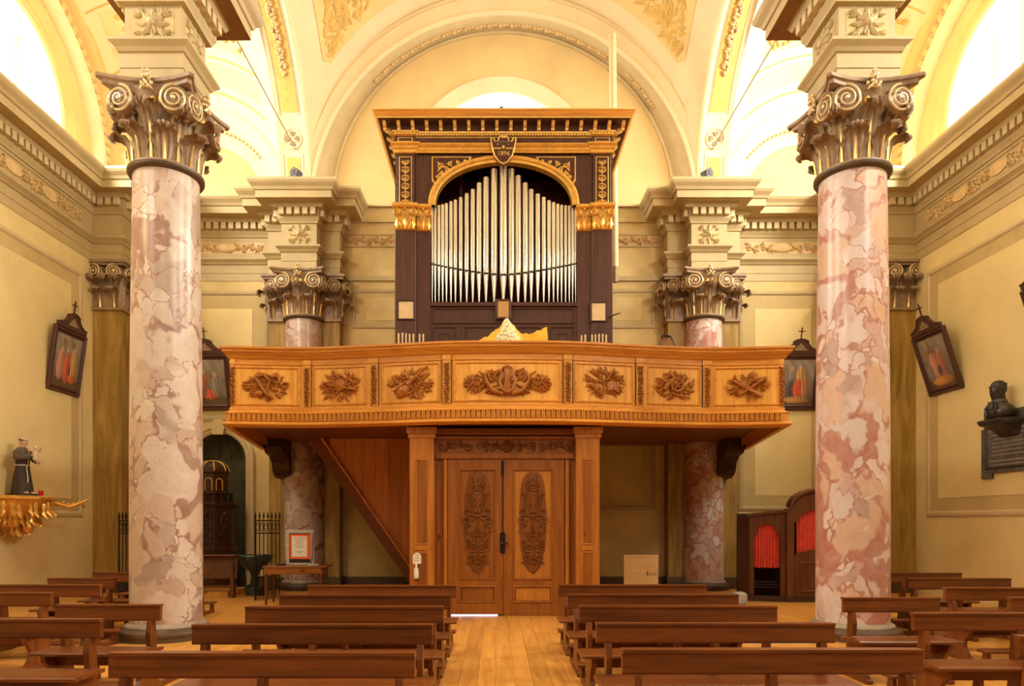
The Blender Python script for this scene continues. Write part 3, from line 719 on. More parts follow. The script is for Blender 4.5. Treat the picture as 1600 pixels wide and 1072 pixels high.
# ---- corner piers between aisle wall and back wall
for s, nm in ((-1, 'left'), (1, 'right')):
    mb = MB(); x0, x1 = sorted((s*WX, s*9.25)); mb.box(x0, x1, 16.5, BY, .28, 6.9)
    pr = struct(mb.build('wall_pier_'+nm, 'marble_brown'), 'brown marbled corner pilaster of the %s aisle' % nm)
    x0, x1 = sorted((s*(WX), s*9.2)); MB().box(x0, x1, 16.44, BY, 0, .28).build('pier_base', 'base_stone', pr)
    x0, x1 = sorted((s*9.25, s*8.5)); MB().box(x0, x1, 17.3, BY, 0, 6.9).build('pier_core', 'plaster_dado', pr)
    x0, x1 = sorted((s*WX, s*8.5)); MB().box(x0, x1, 16.9, BY, 6.9, 8.05).build('pier_neck', 'stone_trim', pr)
    x0, x1 = sorted((s*WX, s*9.3)); MB().box(x0, x1, 16.55, BY, 6.9, 8.05).build('pier_neck', 'capital_stone', pr)
    # pilasters behind the engaged columns of the back wall
    x0, x1 = sorted((s*6.0, s*4.2)); pl = struct(MB().box(x0, x1, 17.45, BY, .3, 8.02).build('wall_pilaster_'+nm, 'marble_brown'), 'brown marbled pilaster strip behind the %s engaged column' % nm)
    MB().box(x0-.04, x1+.04, 17.38, BY, 0, .3).build('pilaster_base', 'base_stone', pl)
# ================================================================ columns
CH = 1.12; ZB = 6.88; CR = .455
def leaf_mesh(r, h, wd, curl, name='acanthus_leaf'):
    prof = [(0, 0), (.0, .2), (.01, .4), (.025, .58), (.05, .74), (.10*curl, .88), (.17*curl, .97), (.23*curl, 1.0), (.28*curl, .96), (.29*curl, .88), (.26*curl, .82)]
    wid = [.62, .80, .95, 1.0, 1.0, .98, .92, .85, .74, .58, .35]
    mb = MB(); cs = []
    for i, ((o, z), ww) in enumerate(zip(prof, wid)):
        row = []
        for j in range(9):
            t = (j-4)/4; lob = 1+.16*(1 if i % 2 else -1)*(abs(t) > .9)
            rip = .024*cos(t*4*pi)
            row.append((t*wd*ww*lob, -(r+o+rip*(.4+.6*i/10)-.10*wd*t*t/.2*(.6)), z*h-(.05*h*abs(t) if i > 5 else 0)))
        cs.append(row)
    mb.loft(cs)
    back = [[(x*.96, y+.018, z) for x, y, z in row] for row in cs]; mb.loft(back)
    for e in (0, 8): mb.loft([[row[e] for row in cs], [row[e] for row in back]])
    mb.loft([cs[-1], back[-1]])
    return mb.mesh(name, 'capital_stone', 50)
def rib_mesh(r, h):
    mb = MB(); pr = [(.012, .03), (.02, .3), (.035, .55), (.06, .72)]
    for k in range(3):
        a, b_ = pr[k], pr[k+1]; w0, w1 = .024-.005*k, .019-.005*k
        mb.loft([[(-w0, -(r+a[0]), a[1]*h), (0, -(r+a[0]+.022), a[1]*h), (w0, -(r+a[0]), a[1]*h)], [(-w1, -(r+b_[0]), b_[1]*h), (0, -(r+b_[0]+.022), b_[1]*h), (w1, -(r+b_[0]), b_[1]*h)]])
    return mb.mesh('leaf_rib', 'capital_gilt')
def volute_body():
    mb = MB(); pr = [(.0, .0), (.06, .0), (.085, .012), (.12, .02), (.15, .0), (.165, -.015), (.172, .0), (.172, .05), (.16, .10), (.13, .20), (.12, .28)]
    cs = [[(r*cos(2*pi*i/24), y, r*sin(2*pi*i/24)) for i in range(24)] for r, y in pr[1:]]
    mb.loft(cs, closed=True, cap=True)
    for k in range(5):
        a = pi*.25*(k-2); mb.ball((.165*cos(a)*1, .11, .165*sin(a)), .02, .06, .03, 6, 4)
    return mb.mesh('volute', 'capital_stone', 50)
def volute_spiral():
    pts = []; n = 64
    for i in range(n+1):
        t = i/n; a = pi*.5+2*pi*2.4*t; r = .163*(1-t)**.85+.014
        pts.append((r*cos(a), -.012-.03*t, r*sin(a)))
    return MB().tube(pts, [.017*(1-.45*i/n) for i in range(n+1)], 6).ball((0, -.04, 0), .026, .02, .026, 8, 5).mesh('volute_spiral', 'volute_rim', 60)
def egg_row():
    mb = MB()
    for k in range(4): mb.ball((-.17+.113*k, -.50, .83), .045, .05, .075, 8, 6)
    return mb.mesh('egg', 'capital_gilt', 60)
def abacus_mesh(hs=.69, name='abacus'):
    def ring(hh, dip, z):
        pts = []
        for k in range(4):
            a = k*pi/2
            for i in range(11):
                t = -1+2*i/10; u = t*hh*.93; o = hh-dip*(1-t*t)
                x, y = u, -o
                pts.append((x*cos(a)-y*sin(a), x*sin(a)+y*cos(a), z))
        return pts
    mb = MB(); mb.loft([ring(hs-.10, .13, .985), ring(hs-.06, .13, 1.0), ring(hs-.05, .13, 1.05), ring(hs, .14, 1.065), ring(hs+.01, .14, 1.10), ring(hs-.01, .14, CH)], closed=True, cap=True)
    return mb.mesh(name, 'capital_stone', 35)
def fleuron_mesh():
    mb = MB(); r = random.Random(3)
    for q in range(22):
        z = r.uniform(.95, 1.20); wv = .085*(1-abs(z-1.02)/.25); mb.ball((r.uniform(-wv, wv), -.585+r.uniform(-.05, .02), z), .026, .03, .028, 6, 4)
    for q in range(5):
        a = pi*(q+.5)/5; mb.tube([(0, -.58, .97), (.06*cos(a), -.62, .97-.03+.05*sin(a)), (.10*cos(a), -.60, .96-.07+.10*sin(a))], [.02, .026, .008], 5)
    return mb.mesh('fleuron', 'volute_rim', 60)
LEAF_LO = leaf_mesh(CR+.015, .46, .155, 1.0); LEAF_HI = leaf_mesh(CR+.0, .78, .16, 1.15)
RIB_LO = rib_mesh(CR+.015, .46); RIB_HI = rib_mesh(CR, .78)
VOL = volute_body(); SPI = volute_spiral(); EGG = egg_row(); ABA = abacus_mesh(); FLE = fleuron_mesh()
BELL = MB().lathe([(CR+.035, -.06), (CR+.075, -.03), (CR+.075, .0), (CR+.03, .03), (CR-.01, .04), (CR, .4), (CR+.02, .7), (CR+.09, .9), (CR+.15, .985)], 40).mesh('bell', 'capital_stone', 40)
AST = MB().lathe([(CR+.0, -.09), (CR+.06, -.075), (CR+.075, -.05), (CR+.075, -.02), (CR+.04, 0), (CR, .01)], 40, cap=False).mesh('astragal', 'base_stone', 60)
def capital(parent, pos, faces=(0, 1, 2, 3), arcs_=(0, 2*pi)):
    cap = at_world('capital', BELL, parent, pos); cap['label'] = 'composite capital with acanthus leaves and volutes'
    put('astragal', AST, cap, (0, 0, 0)); put('abacus', ABA, cap, (0, 0, 0))
    def okang(a):
        a = (a+pi) % (2*pi)-pi; return len(faces) == 4 or abs(a) < 2.0
    for k in range(8):
        a = pi/4*k
        if okang(a): put('leaf', LEAF_HI, cap, (0, 0, 0), (0, 0, a)); put('leaf_rib', RIB_HI, cap, (0, 0, 0), (0, 0, a))
        a = pi/4*k+pi/8
        if okang(a): put('leaf', LEAF_LO, cap, (0, 0, 0), (0, 0, a)); put('leaf_rib', RIB_LO, cap, (0, 0, 0), (0, 0, a))
    for f in faces:
        a = f*pi/2
        put('fleuron', FLE, cap, (0, 0, 0), (0, 0, a)); put('egg_moulding', EGG, cap, (0, 0, 0), (0, 0, a))
        for q in (-1, 1):
            x, y = q*.385, -.575; lx, ly = x*cos(a)-y*sin(a), x*sin(a)+y*cos(a)
            put('volute', VOL, cap, (lx, ly, .80), (0, 0, a+q*.14), (1.12, 1, 1.12)); put('volute_spiral', SPI, cap, (lx, ly, .80), (0, 0, a+q*.14), (q*1.12, 1, 1.12))
    return cap
SHAFTS = {}
def column(name, x, y, marble, label, faces, group=None):
    t = thing(name, (x, y, 0), label, 'column', group); t['kind'] = 'thing' if len(faces) == 4 else 'structure'
    pr = [(.50, .20)]+[(.50-.045*max(0, (z-2.2)/(ZB-2.2))**1.5, z) for z in frange(.2, ZB-.06, 24)]
    MB().lathe(pr, 56, (x, y, 0)).build('shaft', marble, t, 40)
    MB().lathe([(.64, 0), (.64, .06), (.66, .08), (.665, .11), (.65, .14), (.60, .16), (.58, .18)], 56, (x, y, 0)).build('base', 'base_stone', t, 40)
    MB().lathe([(.56, .18), (.565, .19), (.555, .215), (.51, .235), (.50, .25)], 56, (x, y, 0), cap=False).build('base_fillet', 'fillet_stone', t, 40)
    capital(t, (x, y, ZB), faces)
    return t
column('marble_column', -5.12, 10.2, 'marble_pale', 'tall pale brown-veined marble column standing free on the left of the nave', (0, 1, 2, 3))
column('marble_column', 5.12, 10.2, 'marble_pink', 'tall pink and white breccia marble column standing free on the right of the nave', (0, 1, 2, 3))
column('engaged_column', -5.1, 17.46, 'marble_back', 'engaged marble column on the back wall left of the organ', (0, 1, 3))
column('engaged_column', 5.1, 17.46, 'marble_pink', 'engaged pinkish marble column on the back wall right of the organ', (0, 1, 3))
column('corner_column', -8.88, 17.35, 'marble_pale', 'marble half column in the far left aisle corner, mostly behind the free column', (0, 1, 3))
column('corner_column', 8.88, 17.35, 'marble_pink', 'marble half column in the far right aisle corner, mostly behind the free column', (0, 1, 3))
# capitals of the flat pilasters: leaves in a row, volutes at the ends
def flat_capital(parent, x0, x1, yf, nleaf, ends=(-1, 1), sides=()):
    mb = MB(); mb.box(x0-.012, x1+.012, yf-.012, BY, ZB+.02, ZB+.99)
    mb.box(x0-.05, x1+.05, yf-.06, BY, ZB-.06, ZB); cap = mb.build('pilaster_capital', 'capital_stone', parent)
    mb = MB(); mb.box(x0-.12, x1+.12, yf-.12, BY, ZB+1.0, ZB+1.06).box(x0-.16, x1+.16, yf-.16, BY, ZB+1.06, ZB+1.12); mb.build('abacus', 'capital_stone', cap)
    base = -WL[cap.name]
    for k in range(nleaf):
        x = x0+(x1-x0)*(k+.5)/nleaf; at_world('leaf', LEAF_LO, cap, (x, yf+CR+.015, ZB)); at_world('leaf_rib', RIB_LO, cap, (x, yf+CR+.015, ZB))
    for k in range(nleaf+1):
        x = x0+.06+(x1-x0-.12)*k/nleaf; at_world('leaf', LEAF_HI, cap, (x, yf+CR+.02, ZB))
    for q in ends:
        x = (x0 if q < 0 else x1)-q*.10
        at_world('volute', VOL, cap, (x, yf-.14, ZB+.83), (0, 0, q*.35)); at_world('volute_spiral', SPI, cap, (x, yf-.14, ZB+.83), (0, 0, q*.35), (q, 1, 1))
    for q in sides:
        x = x0 if q < 0 else x1
        at_world('volute', VOL, cap, (x+q*.14, yf+.10, ZB+.83), (0, 0, q*1.25)); at_world('volute_spiral', SPI, cap, (x+q*.14, yf+.10, ZB+.83), (0, 0, q*1.25), (-q, 1, 1))
        at_world('leaf', LEAF_LO, cap, (x-q*(CR+.0), yf+.2, ZB), (0, 0, q*pi/2)); at_world('leaf', LEAF_HI, cap, (x-q*(CR+.0), yf+.05, ZB), (0, 0, q*pi/2))
for s, nm in ((-1, 'left'), (1, 'right')):
    x0, x1 = sorted((s*6.0, s*4.2)); flat_capital(COL.objects['wall_pilaster_'+nm], x0, x1, 17.45, 6, (-1, 1), (-1, 1))
    x0, x1 = sorted((s*WX-s*.02, s*9.25)); flat_capital(COL.objects['wall_pier_'+nm], x0, x1, 16.5, 2, (-1, 1), (-s,))
# ================================================================ organ loft
XS = [-5.04, -3.64, -2.33, -1.045, 0, 1.045, 2.33, 3.64, 5.04]; DS = [12.35, 12.45, 12.27, 12.03, 11.99, 12.03, 12.27, 12.45, 12.35]
def dX(x): return spline(XS, DS, x)
loft = thing('organ_loft', (0, 12.2, 3.4), 'honey coloured wooden organ loft with carved serpentine parapet over the door', 'balcony')
curve = [(x, dX(x)) for x in frange(-5.0, 5.0, 81)]
ppath = [(-5.75, 16.4)]+curve+[(5.75, 16.4)]
body = [(0, 3.44), (0, 4.66), (-.09, 4.66), (-.09, 3.5)]
sweep_plan(MB(), body, ppath).build('parapet_wall', 'wood_balcony', loft, 30)
cap_prof = [(0, 4.56), (.022, 4.565), (.022, 4.585), (.008, 4.59), (.008, 4.66), (.03, 4.67), (.045, 4.69), (.06, 4.715), (.10, 4.745), (.105, 4.765), (.13, 4.77), (.135, 4.81), (.165, 4.825), (.165, 4.86), (-.12, 4.86), (-.12, 4.80)]
sweep_plan(MB(), cap_prof, ppath).build('cap_rail', 'wood_balcony_trim', loft, 30)
base_prof = [(0, 3.79), (.018, 3.785), (.018, 3.73), (.035, 3.715), (.06, 3.70), (.095, 3.69), (.10, 3.68), (.075, 3.67), (.075, 3.52), (.115, 3.51), (.135, 3.49), (.135, 3.465), (.10, 3.45), (.07, 3.435), (-.02, 3.43)]
sweep_plan(MB(), base_prof, ppath).build('base_moulding', 'wood_balcony_trim', loft, 30)
def onp(x, w, z):
    t = Vector((.02, dX(x+.01)-dX(x-.01))).normalized(); return (x+t.y*w, dX(x)-t.x*w, z)
# rounded flutes along the base moulding
fl = MB(); n = 7
arc = [(-.026, -.06)]+[(.026*cos(pi-pi*k/n), .045+.026*sin(pi-pi*k/n)) for k in range(n+1)]+[(.026, -.06)]
fl.tube([(u*1.15, -.012, v*1.1) for u, v in arc], .0125, 6)
fl_me = fl.mesh('flute', 'wood_balcony_trim', 60)
x = -4.96
while x < 4.97:
    t = math.atan2(dX(x+.02)-dX(x-.02), .04); at_world('flute', fl_me, loft, onp(x, .088, 3.60), (0, 0, t)); x += .0865
# soffit and floor
rows = [[onp(x, .02, 3.435) for x, _ in curve], [(x*.99, dX(x)+.45, 3.47) for x, _ in curve], [(x*1.02, dX(x)+1.0, 3.62) for x, _ in curve], [(x*1.06, 13.9, 3.70) for x, _ in curve], [(x*1.14, 16.3, 3.70) for x, _ in curve], [(x*1.15, BY-.02, 3.70) for x, _ in curve]]
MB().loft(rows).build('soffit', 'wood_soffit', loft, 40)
MB().loft([[(x*1.0, dX(x)+.05, 3.92) for x, _ in curve], [(x*1.15, BY-.02, 3.92) for x, _ in curve]]).build('floor_deck', 'wood_plank', loft)
# panels
PAN = [(362, 466), (487, 573), (592, 688), (708, 876), (897, 988), (1008, 1093), (1114, 1214)]
pans = []
for a, b_ in PAN:
    d0 = dX(XP((a+b_)/2, 12.2)); pans.append((XP(a, d0), XP(b_, d0)))
for i in range(3): # keep the parapet symmetric
    l, r = pans[i], pans[6-i]; m0, m1 = (abs(l[0])+abs(r[1]))/2, (abs(l[1])+abs(r[0]))/2; pans[i] = (-m0, -m1); pans[6-i] = (m1, m0)
m0 = (abs(pans[3][0])+pans[3][1])/2; pans[3] = (-m0, m0)
def curved_frame(x0, x1, z0, z1, wd, dp):
    mb = MB(); n = 10
    per = [(x, z0) for x in frange(x0, x1, n)]+[(x1, z1)]+[(x, z1) for x in reversed(frange(x0, x1, n))][1:]
    cx, cz = (x0+x1)/2, (z0+z1)/2; cs = []
    for off, h in ((0, 0), (0, dp*.6), (wd*.3, dp), (wd*.7, dp), (wd, dp*.3), (wd, -.004)):
        k = 1-2*off/(x1-x0); kz = 1-2*off/(z1-z0)
        cs.append([onp(cx+(x-cx)*k, h, cz+(z-cz)*kz) for x, z in per])
    return mb.loft(cs, closed=True)
names = ['carved harp and horn trophy', 'carved tambourine trophy', 'carved lute trophy', 'carved centre trophy with scrolling leaves', 'carved guitar and music book trophy', 'carved hunting horn trophy', 'carved crossed trumpets trophy']
for i, (x0, x1) in enumerate(pans):
    curved_frame(x0, x1, 3.825, 4.53, .035, .022).build('panel_frame', 'wood_balcony_trim', loft, 40)
    xc = (x0+x1)/2; zc = 4.175
    if i == 0: zc -= 0
    R = Relief(lambda u, v, w, xc=xc, zc=zc: onp(xc+u, w+.002, zc+v))
    if i == 0:
        R.spray(22, .44, .27, 31); R.bar([(-.2, .16, .05), (-.02, -.12, .05), (.12, -.22, .05)], [.02, .03, .022]); R.bar([(-.2, .16, .05), (-.05, .2, .05), (.06, .1, .05)], .022)
        R.bar([(.06, .1, .05), (.0, -.1, .05)], .018)
        for k in range(5): R.bar([(-.17+.045*k, .15-.01*k, .05), (-.07+.02*k, -.05-.02*k, .05)], .006)
        R.scroll(.17, .10, .10, .8, 2.4, -1, .03, .045); R.disc(-.14, -.13, .09, .06, .05, .3)
    elif i == 1:
        R.spray(22, .42, .27, 32); R.disc(.0, .02, .125, .12, .06); R.bar([(-.24, .02, .05), (.30, -.08, .05)], [.012, .022]); R.bar([(-.18, -.26, .04), (.02, -.05, .05), (.27, .22, .04)], [.010, .02, .016])
    elif i == 2:
        R.spray(22, .44, .28, 33); R.disc(-.13, -.13, .15, .095, .07, .75); R.disc(-.13, -.13, .035, .035, .085, 0); R.bar([(-.03, -.03, .07), (.26, .24, .06)], [.028, .02]); R.bar([(.24, .23, .06), (.33, .27, .05)], .03)
        R.bar([(-.2, -.24, .06), (.05, -.16, .05), (.22, .02, .05)], .014)
    elif i == 3:
        R.spray(10, .80, .24, 34)
        R.poly([(-.05, -.2), (.05, -.2), (.07, -.1), (.045, .0), (.04, .15), (.06, .22), (-.06, .22), (-.04, .15), (-.045, 0), (-.07, -.1)], .06)
        for s in (-1, 1):
            R.bar([(0, -.2, .05), (s*.10, -.14, .06), (s*.14, .0, .06), (s*.10, .14, .05), (s*.17, .2, .04)], [.02, .028, .026, .02, .014])
            R.bar([(s*.08, -.22, .05), (s*.25, -.17, .06), (s*.36, -.02, .06), (s*.40, .12, .05), (s*.50, .17, .05)], [.03, .035, .03, .026, .016])
            R.scroll(s*.52, .02, .10, 1.3, 1.5, -s, .016, .03); R.scroll(s*.26, .10, .085, 1.3, -1.5, s, .016, .03)
            for k in range(16):
                u = .16+.032*k; R.leaf(s*u, .10*sin(u*9), (0 if s > 0 else pi)+s*((-1)**k)*.9, .14, .038, .05, .2)
            for k in range(12):
                a = 2*pi*k/12; R.leaf(s*.62+.03*cos(a), -.02+.03*sin(a), a, .13, .035, .045)
            for k in range(8): R.berry(s*(.55+.03*k), .06*sin(k*1.7)-.02, .02, .045)
            for k in range(6): R.leaf(s*(.06+.05*k), -.2+.01*k, (0 if s > 0 else pi)-s*.5, .11, .03, .05)
        for k in range(5): R.leaf(0, .2, pi/2+(k-2)*.45, .10, .028, .05)
        for k in range(5): R.leaf(0, -.17, -pi/2+(k-2)*.5, .10, .03, .06)
    elif i == 4:
        R.spray(22, .42, .27, 35); R.disc(-.10, -.10, .12, .085, .06, -.9); R.disc(-.10, -.10, .03, .03, .08); R.poly([(.04, .02), (.14, .05), (.25, -.01), (.26, -.17), (.15, -.12), (.05, -.14)], .06); R.poly([(.145, .045), (.155, .045), (.16, -.115), (.145, -.115)], .07)
        R.bar([(.04, .05, .05), (.17, .26, .05)], .016); R.scroll(.2, .17, .05, 1, 0, 1, .012, .05)
    elif i == 5:
        R.spray(22, .42, .26, 36)
        R.bar([(.05+.115*cos(2*pi*k/24), .02+.115*sin(2*pi*k/24), .06) for k in range(25)], .022); R.bar([(.02, .14, .06), (-.12, .02, .06), (-.19, -.08, .06)], [.016, .028, .05]); R.bar([(-.02, -.08, .07), (.2, .16, .06)], .014); R.bar([(.12, -.10, .07), (.0, .15, .06)], .012); R.bar([(-.05, -.14, .05), (.3, -.22, .04)], [.016, .02])
    else:
        R.spray(20, .44, .25, 37); R.bar([(-.26, .10, .05), (.22, -.19, .06)], [.018, .034]); R.bar([(-.16, -.17, .05), (.31, .14, .06)], [.016, .036]); R.bar([(-.22, .08, .05), (.0, -.02, .07), (.06, .12, .05)], .016); R.poly([(-.14, .08), (-.04, .1), (.02, -.04), (-.08, -.08)], .055)
    o = R.mb.build('carved_trophy', 'wood_carving', loft, 50); o['label'] = names[i]
# pilaster strips with drops of flowers between the panels
js = [-4.965]+[(pans[i][1]+pans[i+1][0])/2 for i in range(6)]+[4.965]
def bent_slab(mb, x0, x1, z0, z1, dp, n=4):
    xs = frange(x0, x1, n)
    return mb.loft([[onp(x, 0, z0) for x in xs], [onp(x, dp, z0) for x in xs], [onp(x, dp, z1) for x in xs], [onp(x, 0, z1) for x in xs]])
for i, x in enumerate(js):
    hw = .072 if 0 < i < 7 else .03
    mb = MB(); bent_slab(mb, x-hw, x+hw, 3.80, 4.56, .014); bent_slab(mb, x-hw-.01, x+hw+.01, 4.565, 4.655, .02); mb.build('pilaster_strip', 'wood_balcony', loft)
    R = Relief(lambda u, v, w, x=x: onp(x+u, w+.014, 4.18+v)); r = random.Random(50+i)
    for k in range(15):
        v = .31-.045*k; q = .5+.5*sin(k*1.4)
        for a in (.6, 2.5, -.7, -2.4): R.leaf(0, v, a+r.uniform(-.3, .3), .05+.02*q, .017, .035)
        for z in range(2): R.berry(r.uniform(-.025, .025), v+r.uniform(-.015, .015), .016, .03)
    R.mb.build('flower_drop', 'wood_carving', loft, 50)
    if 0 < i < 7:
        for q in (-1, 1):
            if q*(x) < 0 or abs(x) < 1.4:
                xx = x+q*.088; MB().loft([[onp(xx-.004, .0, 3.8), onp(xx-.004, .023, 3.8), onp(xx+.004, .023, 3.8)], [onp(xx-.004, .0, 4.66), onp(xx-.004, .023, 4.66), onp(xx+.004, .023, 4.66)]]).build('joint', 'wood_dark', loft)
# scrolled consoles beside the engaged columns
for s in (-1, 1):
    x0, x1 = sorted((s*5.72, s*5.30))
    pr = [(17.44, 3.69), (16.2, 3.69), (16.2, 3.5), (16.32, 3.36), (16.62, 3.30), (16.8, 3.16), (16.86, 2.98), (17.0, 2.86), (17.2, 2.80), (17.35, 2.86), (17.44, 2.8)]
    MB().prism(pr, x0, x1, 'x').build('console', 'wood_dark', loft)

# ================================================================ wooden porch with the entrance door
porch = thing('door_porch', (0, 12.4, 0), 'panelled wooden inner porch with two pillars carrying the organ loft', 'porch')
DY = 12.48
for s, (xa, xb) in ((-1, (-1.756, -1.318)), (1, (1.24, 1.667))):
    pl = MB().bbox(xa, xb, 12.28, 12.72, 0, 3.425, .012).build('pillar', 'wood_pillar', porch)
    for k, (z0, z1, e) in enumerate(((3.30, 3.425, .05), (3.22, 3.30, .025), (0, .18, .02))): MB().bbox(xa-e, xb+e, 12.28-e, 12.74, z0, z1, .01).build('pillar_moulding', 'wood_pillar', pl)
    O = (0, 12.28, 0); xm = (xa+xb)/2
    for z0, z1 in ((.3, 1.18), (1.30, 2.85)):
        MB().frame(O, UX, UZ, NB, xa+.10, xb-.10, z0, z1, .03, .014).build('panel_moulding', 'wood_pillar', pl)
        MB().slab(O, UX, UZ, NB, xa+.13, xb-.13, z0+.03, z1-.03, .004).build('pillar_panel', 'wood_door', pl)
    MB().bbox(xa+.09, xb-.13, 12.262, 12.28, 1.20, 1.29, .006).build('pillar_block', 'wood_door_light', pl)
    xa2, xb2 = (xa, xa+.06) if s < 0 else (xb-.06, xb)
    MB().box(xa2, xb2, 12.72, BY-.06, 0, 3.40).build('side_wall', 'wood_plank', porch)
# wall around the door
xl, xr = -1.318, 1.24
MB().box(xl, xr, DY+.02, DY+.10, 2.86, 3.42).build('lintel_board', 'wood_door', porch)
MB().bbox(xl, xr, DY-.10, DY+.02, 3.30, 3.42, .02).build('lintel_cornice', 'wood_soffit', porch)
MB().bbox(xl, xr, DY-.05, DY+.02, 3.22, 3.28, .015).build('lintel_moulding', 'wood_door', porch)
MB().bbox(xl, xr, DY-.06, DY+.02, 2.86, 2.97, .015).build('lintel_moulding', 'wood_door', porch)
R = Relief(lambda u, v, w: (-.04+u, DY+.02-w, 3.09+v)); r = random.Random(8)
for k in range(11):
    u = -1.15+.23*k; R.scroll(u, 0, .075, 1.2, 0, 1 if k % 2 else -1, .014, .02)
    for q in range(4): R.leaf(u+.1, 0, r.uniform(0, 6.28), .11, .03, .03)
for k in range(10):
    a = 2*pi*k/10; R.leaf(.04, 0, a, .12, .04, .05)
R.mb.build('frieze_carving', 'wood_door_carving', porch, 50)
for s in (-1, 1):
    xa, xb = (xl, XP(696, DY)) if s < 0 else (XP(886, DY), xr)
    jb = MB().box(xa, xb, DY+.02, DY+.10, 0, 2.88).build('jamb', 'wood_door', porch)
    for z0, z1 in ((.15, 1.38), (1.46, 2.78)):
        MB().frame((0, DY+.02, 0), UX, UZ, NB, xa+.03, xb-.05, z0, z1, .025, .014).build('panel_moulding', 'wood_door', jb)
    x2 = xb if s < 0 else xa
    MB().bbox(x2-.035, x2+.035, DY-.02, DY+.10, 0, 2.86, .008).build('jamb_post', 'wood_pillar', jb)
MB().box(xl, xr, 12.72, BY-.06, 3.36, 3.40).build('porch_ceiling', 'wood_soffit', porch)
def door_ornament(R, m=1):
    pts = [(.0, -.94), (.10, -.85), (.18, -.66), (.235, -.3), (.255, .05), (.235, .45), (.20, .75), (.12, .9), (0, .94)]
    out = bez(pts, 5); out = out+[(-u, v) for u, v in reversed(out)][1:-1]
    R.poly(out, .006)
    for s in (-1, 1):
        R.bar([(0, -.9, .02), (s*.10, -.78, .022), (s*.15, -.6, .022)], .010); 
        R.scroll(s*.19, .06, .075, 1.7, pi/2, -s, .014, .022)
        R.bar([(s*.19, .135, .022), (s*.10, .155, .024), (0, .11, .024)], .012)
        R.bar([(s*.02, -.05, .02), (s*.05, -.22, .022), (s*.12, -.32, .022), (s*.2, -.30, .022)], .010)
        R.scroll(s*.16, -.38, .06, 1.3, pi/2, s, .011, .02); R.scroll(s*.09, -.62, .06, 1.2, 0, -s, .011, .02)
        R.scroll(s*.12, .42, .06, 1.3, 0, s, .010, .016); R.scroll(s*.07, .62, .05, 1.2, pi, s, .009, .016)
        for k in range(6): R.leaf(s*.02, .45+.06*k, pi/2-s*(.9-.1*k), .14, .025, .022, -s*.2)
        for k in range(5): R.leaf(s*.03, -.4-.06*k, pi/2-s*(1.5+.15*k), .13, .026, .028, s*.3)
        for k in range(4): R.leaf(s*.05, .16+.05*k, pi/2-s*1.0, .12, .026, .024)
        for k in range(4): R.leaf(s*.16, -.30-.05*k, -pi/2+s*.8, .09, .022, .024)
        R.bar([(0, -.42, .02), (s*.14, -.43, .02)], .008)
    R.bar([(0, .1, .02), (0, -.5, .024)], .010)
    rr = random.Random(6)
    for k in range(46):
        v = rr.uniform(-.8, .82); lim = .2*(1-(abs(v)/.98)**3); u = rr.uniform(.03, max(.04, lim)); L = rr.uniform(.06, .11); an = rr.uniform(0, 6.28); bd = rr.uniform(-.4, .4)
        R.leaf(u, v, an, L, L*.26, .03, bd); R.leaf(-u, v, pi-an, L, L*.26, .03, -bd)
    for k in range(7): R.leaf(0, -.55, -pi/2+(k-3)*.38, .16, .03, .032)
    for k in range(5): R.leaf(0, .68, pi/2+(k-2)*.4, .15, .03, .022)
    R.berry(0, -.88, .022, .02); R.berry(0, .13, .03, .03)
for s in (-1, 1):
    xa, xb = (-1.077, -.072) if s < 0 else (-.064, 1.045)
    z0, z1 = (.026, 2.855) if s < 0 else (.005, 2.855)
    dr = MB().box(xa, xb, DY, DY+.05, z0, z1).build('door_%d' % (1 if s < 0 else 2), 'wood_door', None)
    struct(dr, '%s leaf of the carved wooden entrance door' % ('left' if s < 0 else 'right'))
    pa, pb = (XP(718.5, DY), XP(774, DY)) if s < 0 else (XP(803, DY), XP(862, DY))
    # stiles and rails stand proud of the sunk panels
    mb = MB(); f = DY-.022
    for a in ((xa, pa, z0, z1), (pb, xb, z0, z1), (pa, pb, 2.66, z1), (pa, pb, .54, .67), (pa, pb, z0, .25)): mb.box(a[0], a[1], f, DY, a[2], a[3])
    mb.build('stile_and_rail', 'wood_door', dr)
    MB().frame((0, f, 0), UX, UZ, NB, pa-.02, pb+.02, .655, 2.68, .03, .016).build('panel_moulding', 'wood_door', dr)
    MB().frame((0, f, 0), UX, UZ, NB, pa-.02, pb+.02, .235, .555, .04, .016).build('panel_moulding', 'wood_door', dr)
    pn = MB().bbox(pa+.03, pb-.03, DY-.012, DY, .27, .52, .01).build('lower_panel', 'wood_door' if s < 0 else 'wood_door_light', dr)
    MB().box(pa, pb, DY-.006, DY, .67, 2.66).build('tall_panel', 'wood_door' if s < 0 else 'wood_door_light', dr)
    R = Relief(lambda u, v, w, c=(pa+pb)/2: (c+u, DY-.006-w, 1.69+v)); door_ornament(R)
    R.mb.build('panel_carving', 'wood_door_carving', dr, 50)['label'] = 'oval carving of scrolls and leaves'
lk = COL.objects['door_1']
mb = MB().bbox(-.125, -.035, DY-.06, DY-.022, 1.14, 1.52, .02); mb.ball((-.06, DY-.09, 1.32), .035, .03, .035, 10, 6); mb.tube([(-.06, DY-.08, 1.32), (.02, DY-.1, 1.32)], .016, 6)
mb.build('lock', 'iron', lk, 40)
MB().bbox(-.105, -.055, DY-.05, DY-.02, 2.55, 2.83, .012).build('bolt', 'iron', lk)
MB().tube([(-.08, DY-.035, 1.5), (-.08, DY-.035, 2.56)], .010, 6).build('bolt_rod', 'wood_dark', lk)
MB().ball((-.09, DY-.075, 1.325), .014, .02, .02, 8, 5).build('keyhole_cover', 'steel', lk, 60)
tag(MB().box(-1.03, -.17, DY+.005, DY+.035, .002, .018).build('daylight_gap', 'day_gap'), 'bluish strip of daylight under the left door leaf', 'light gap')

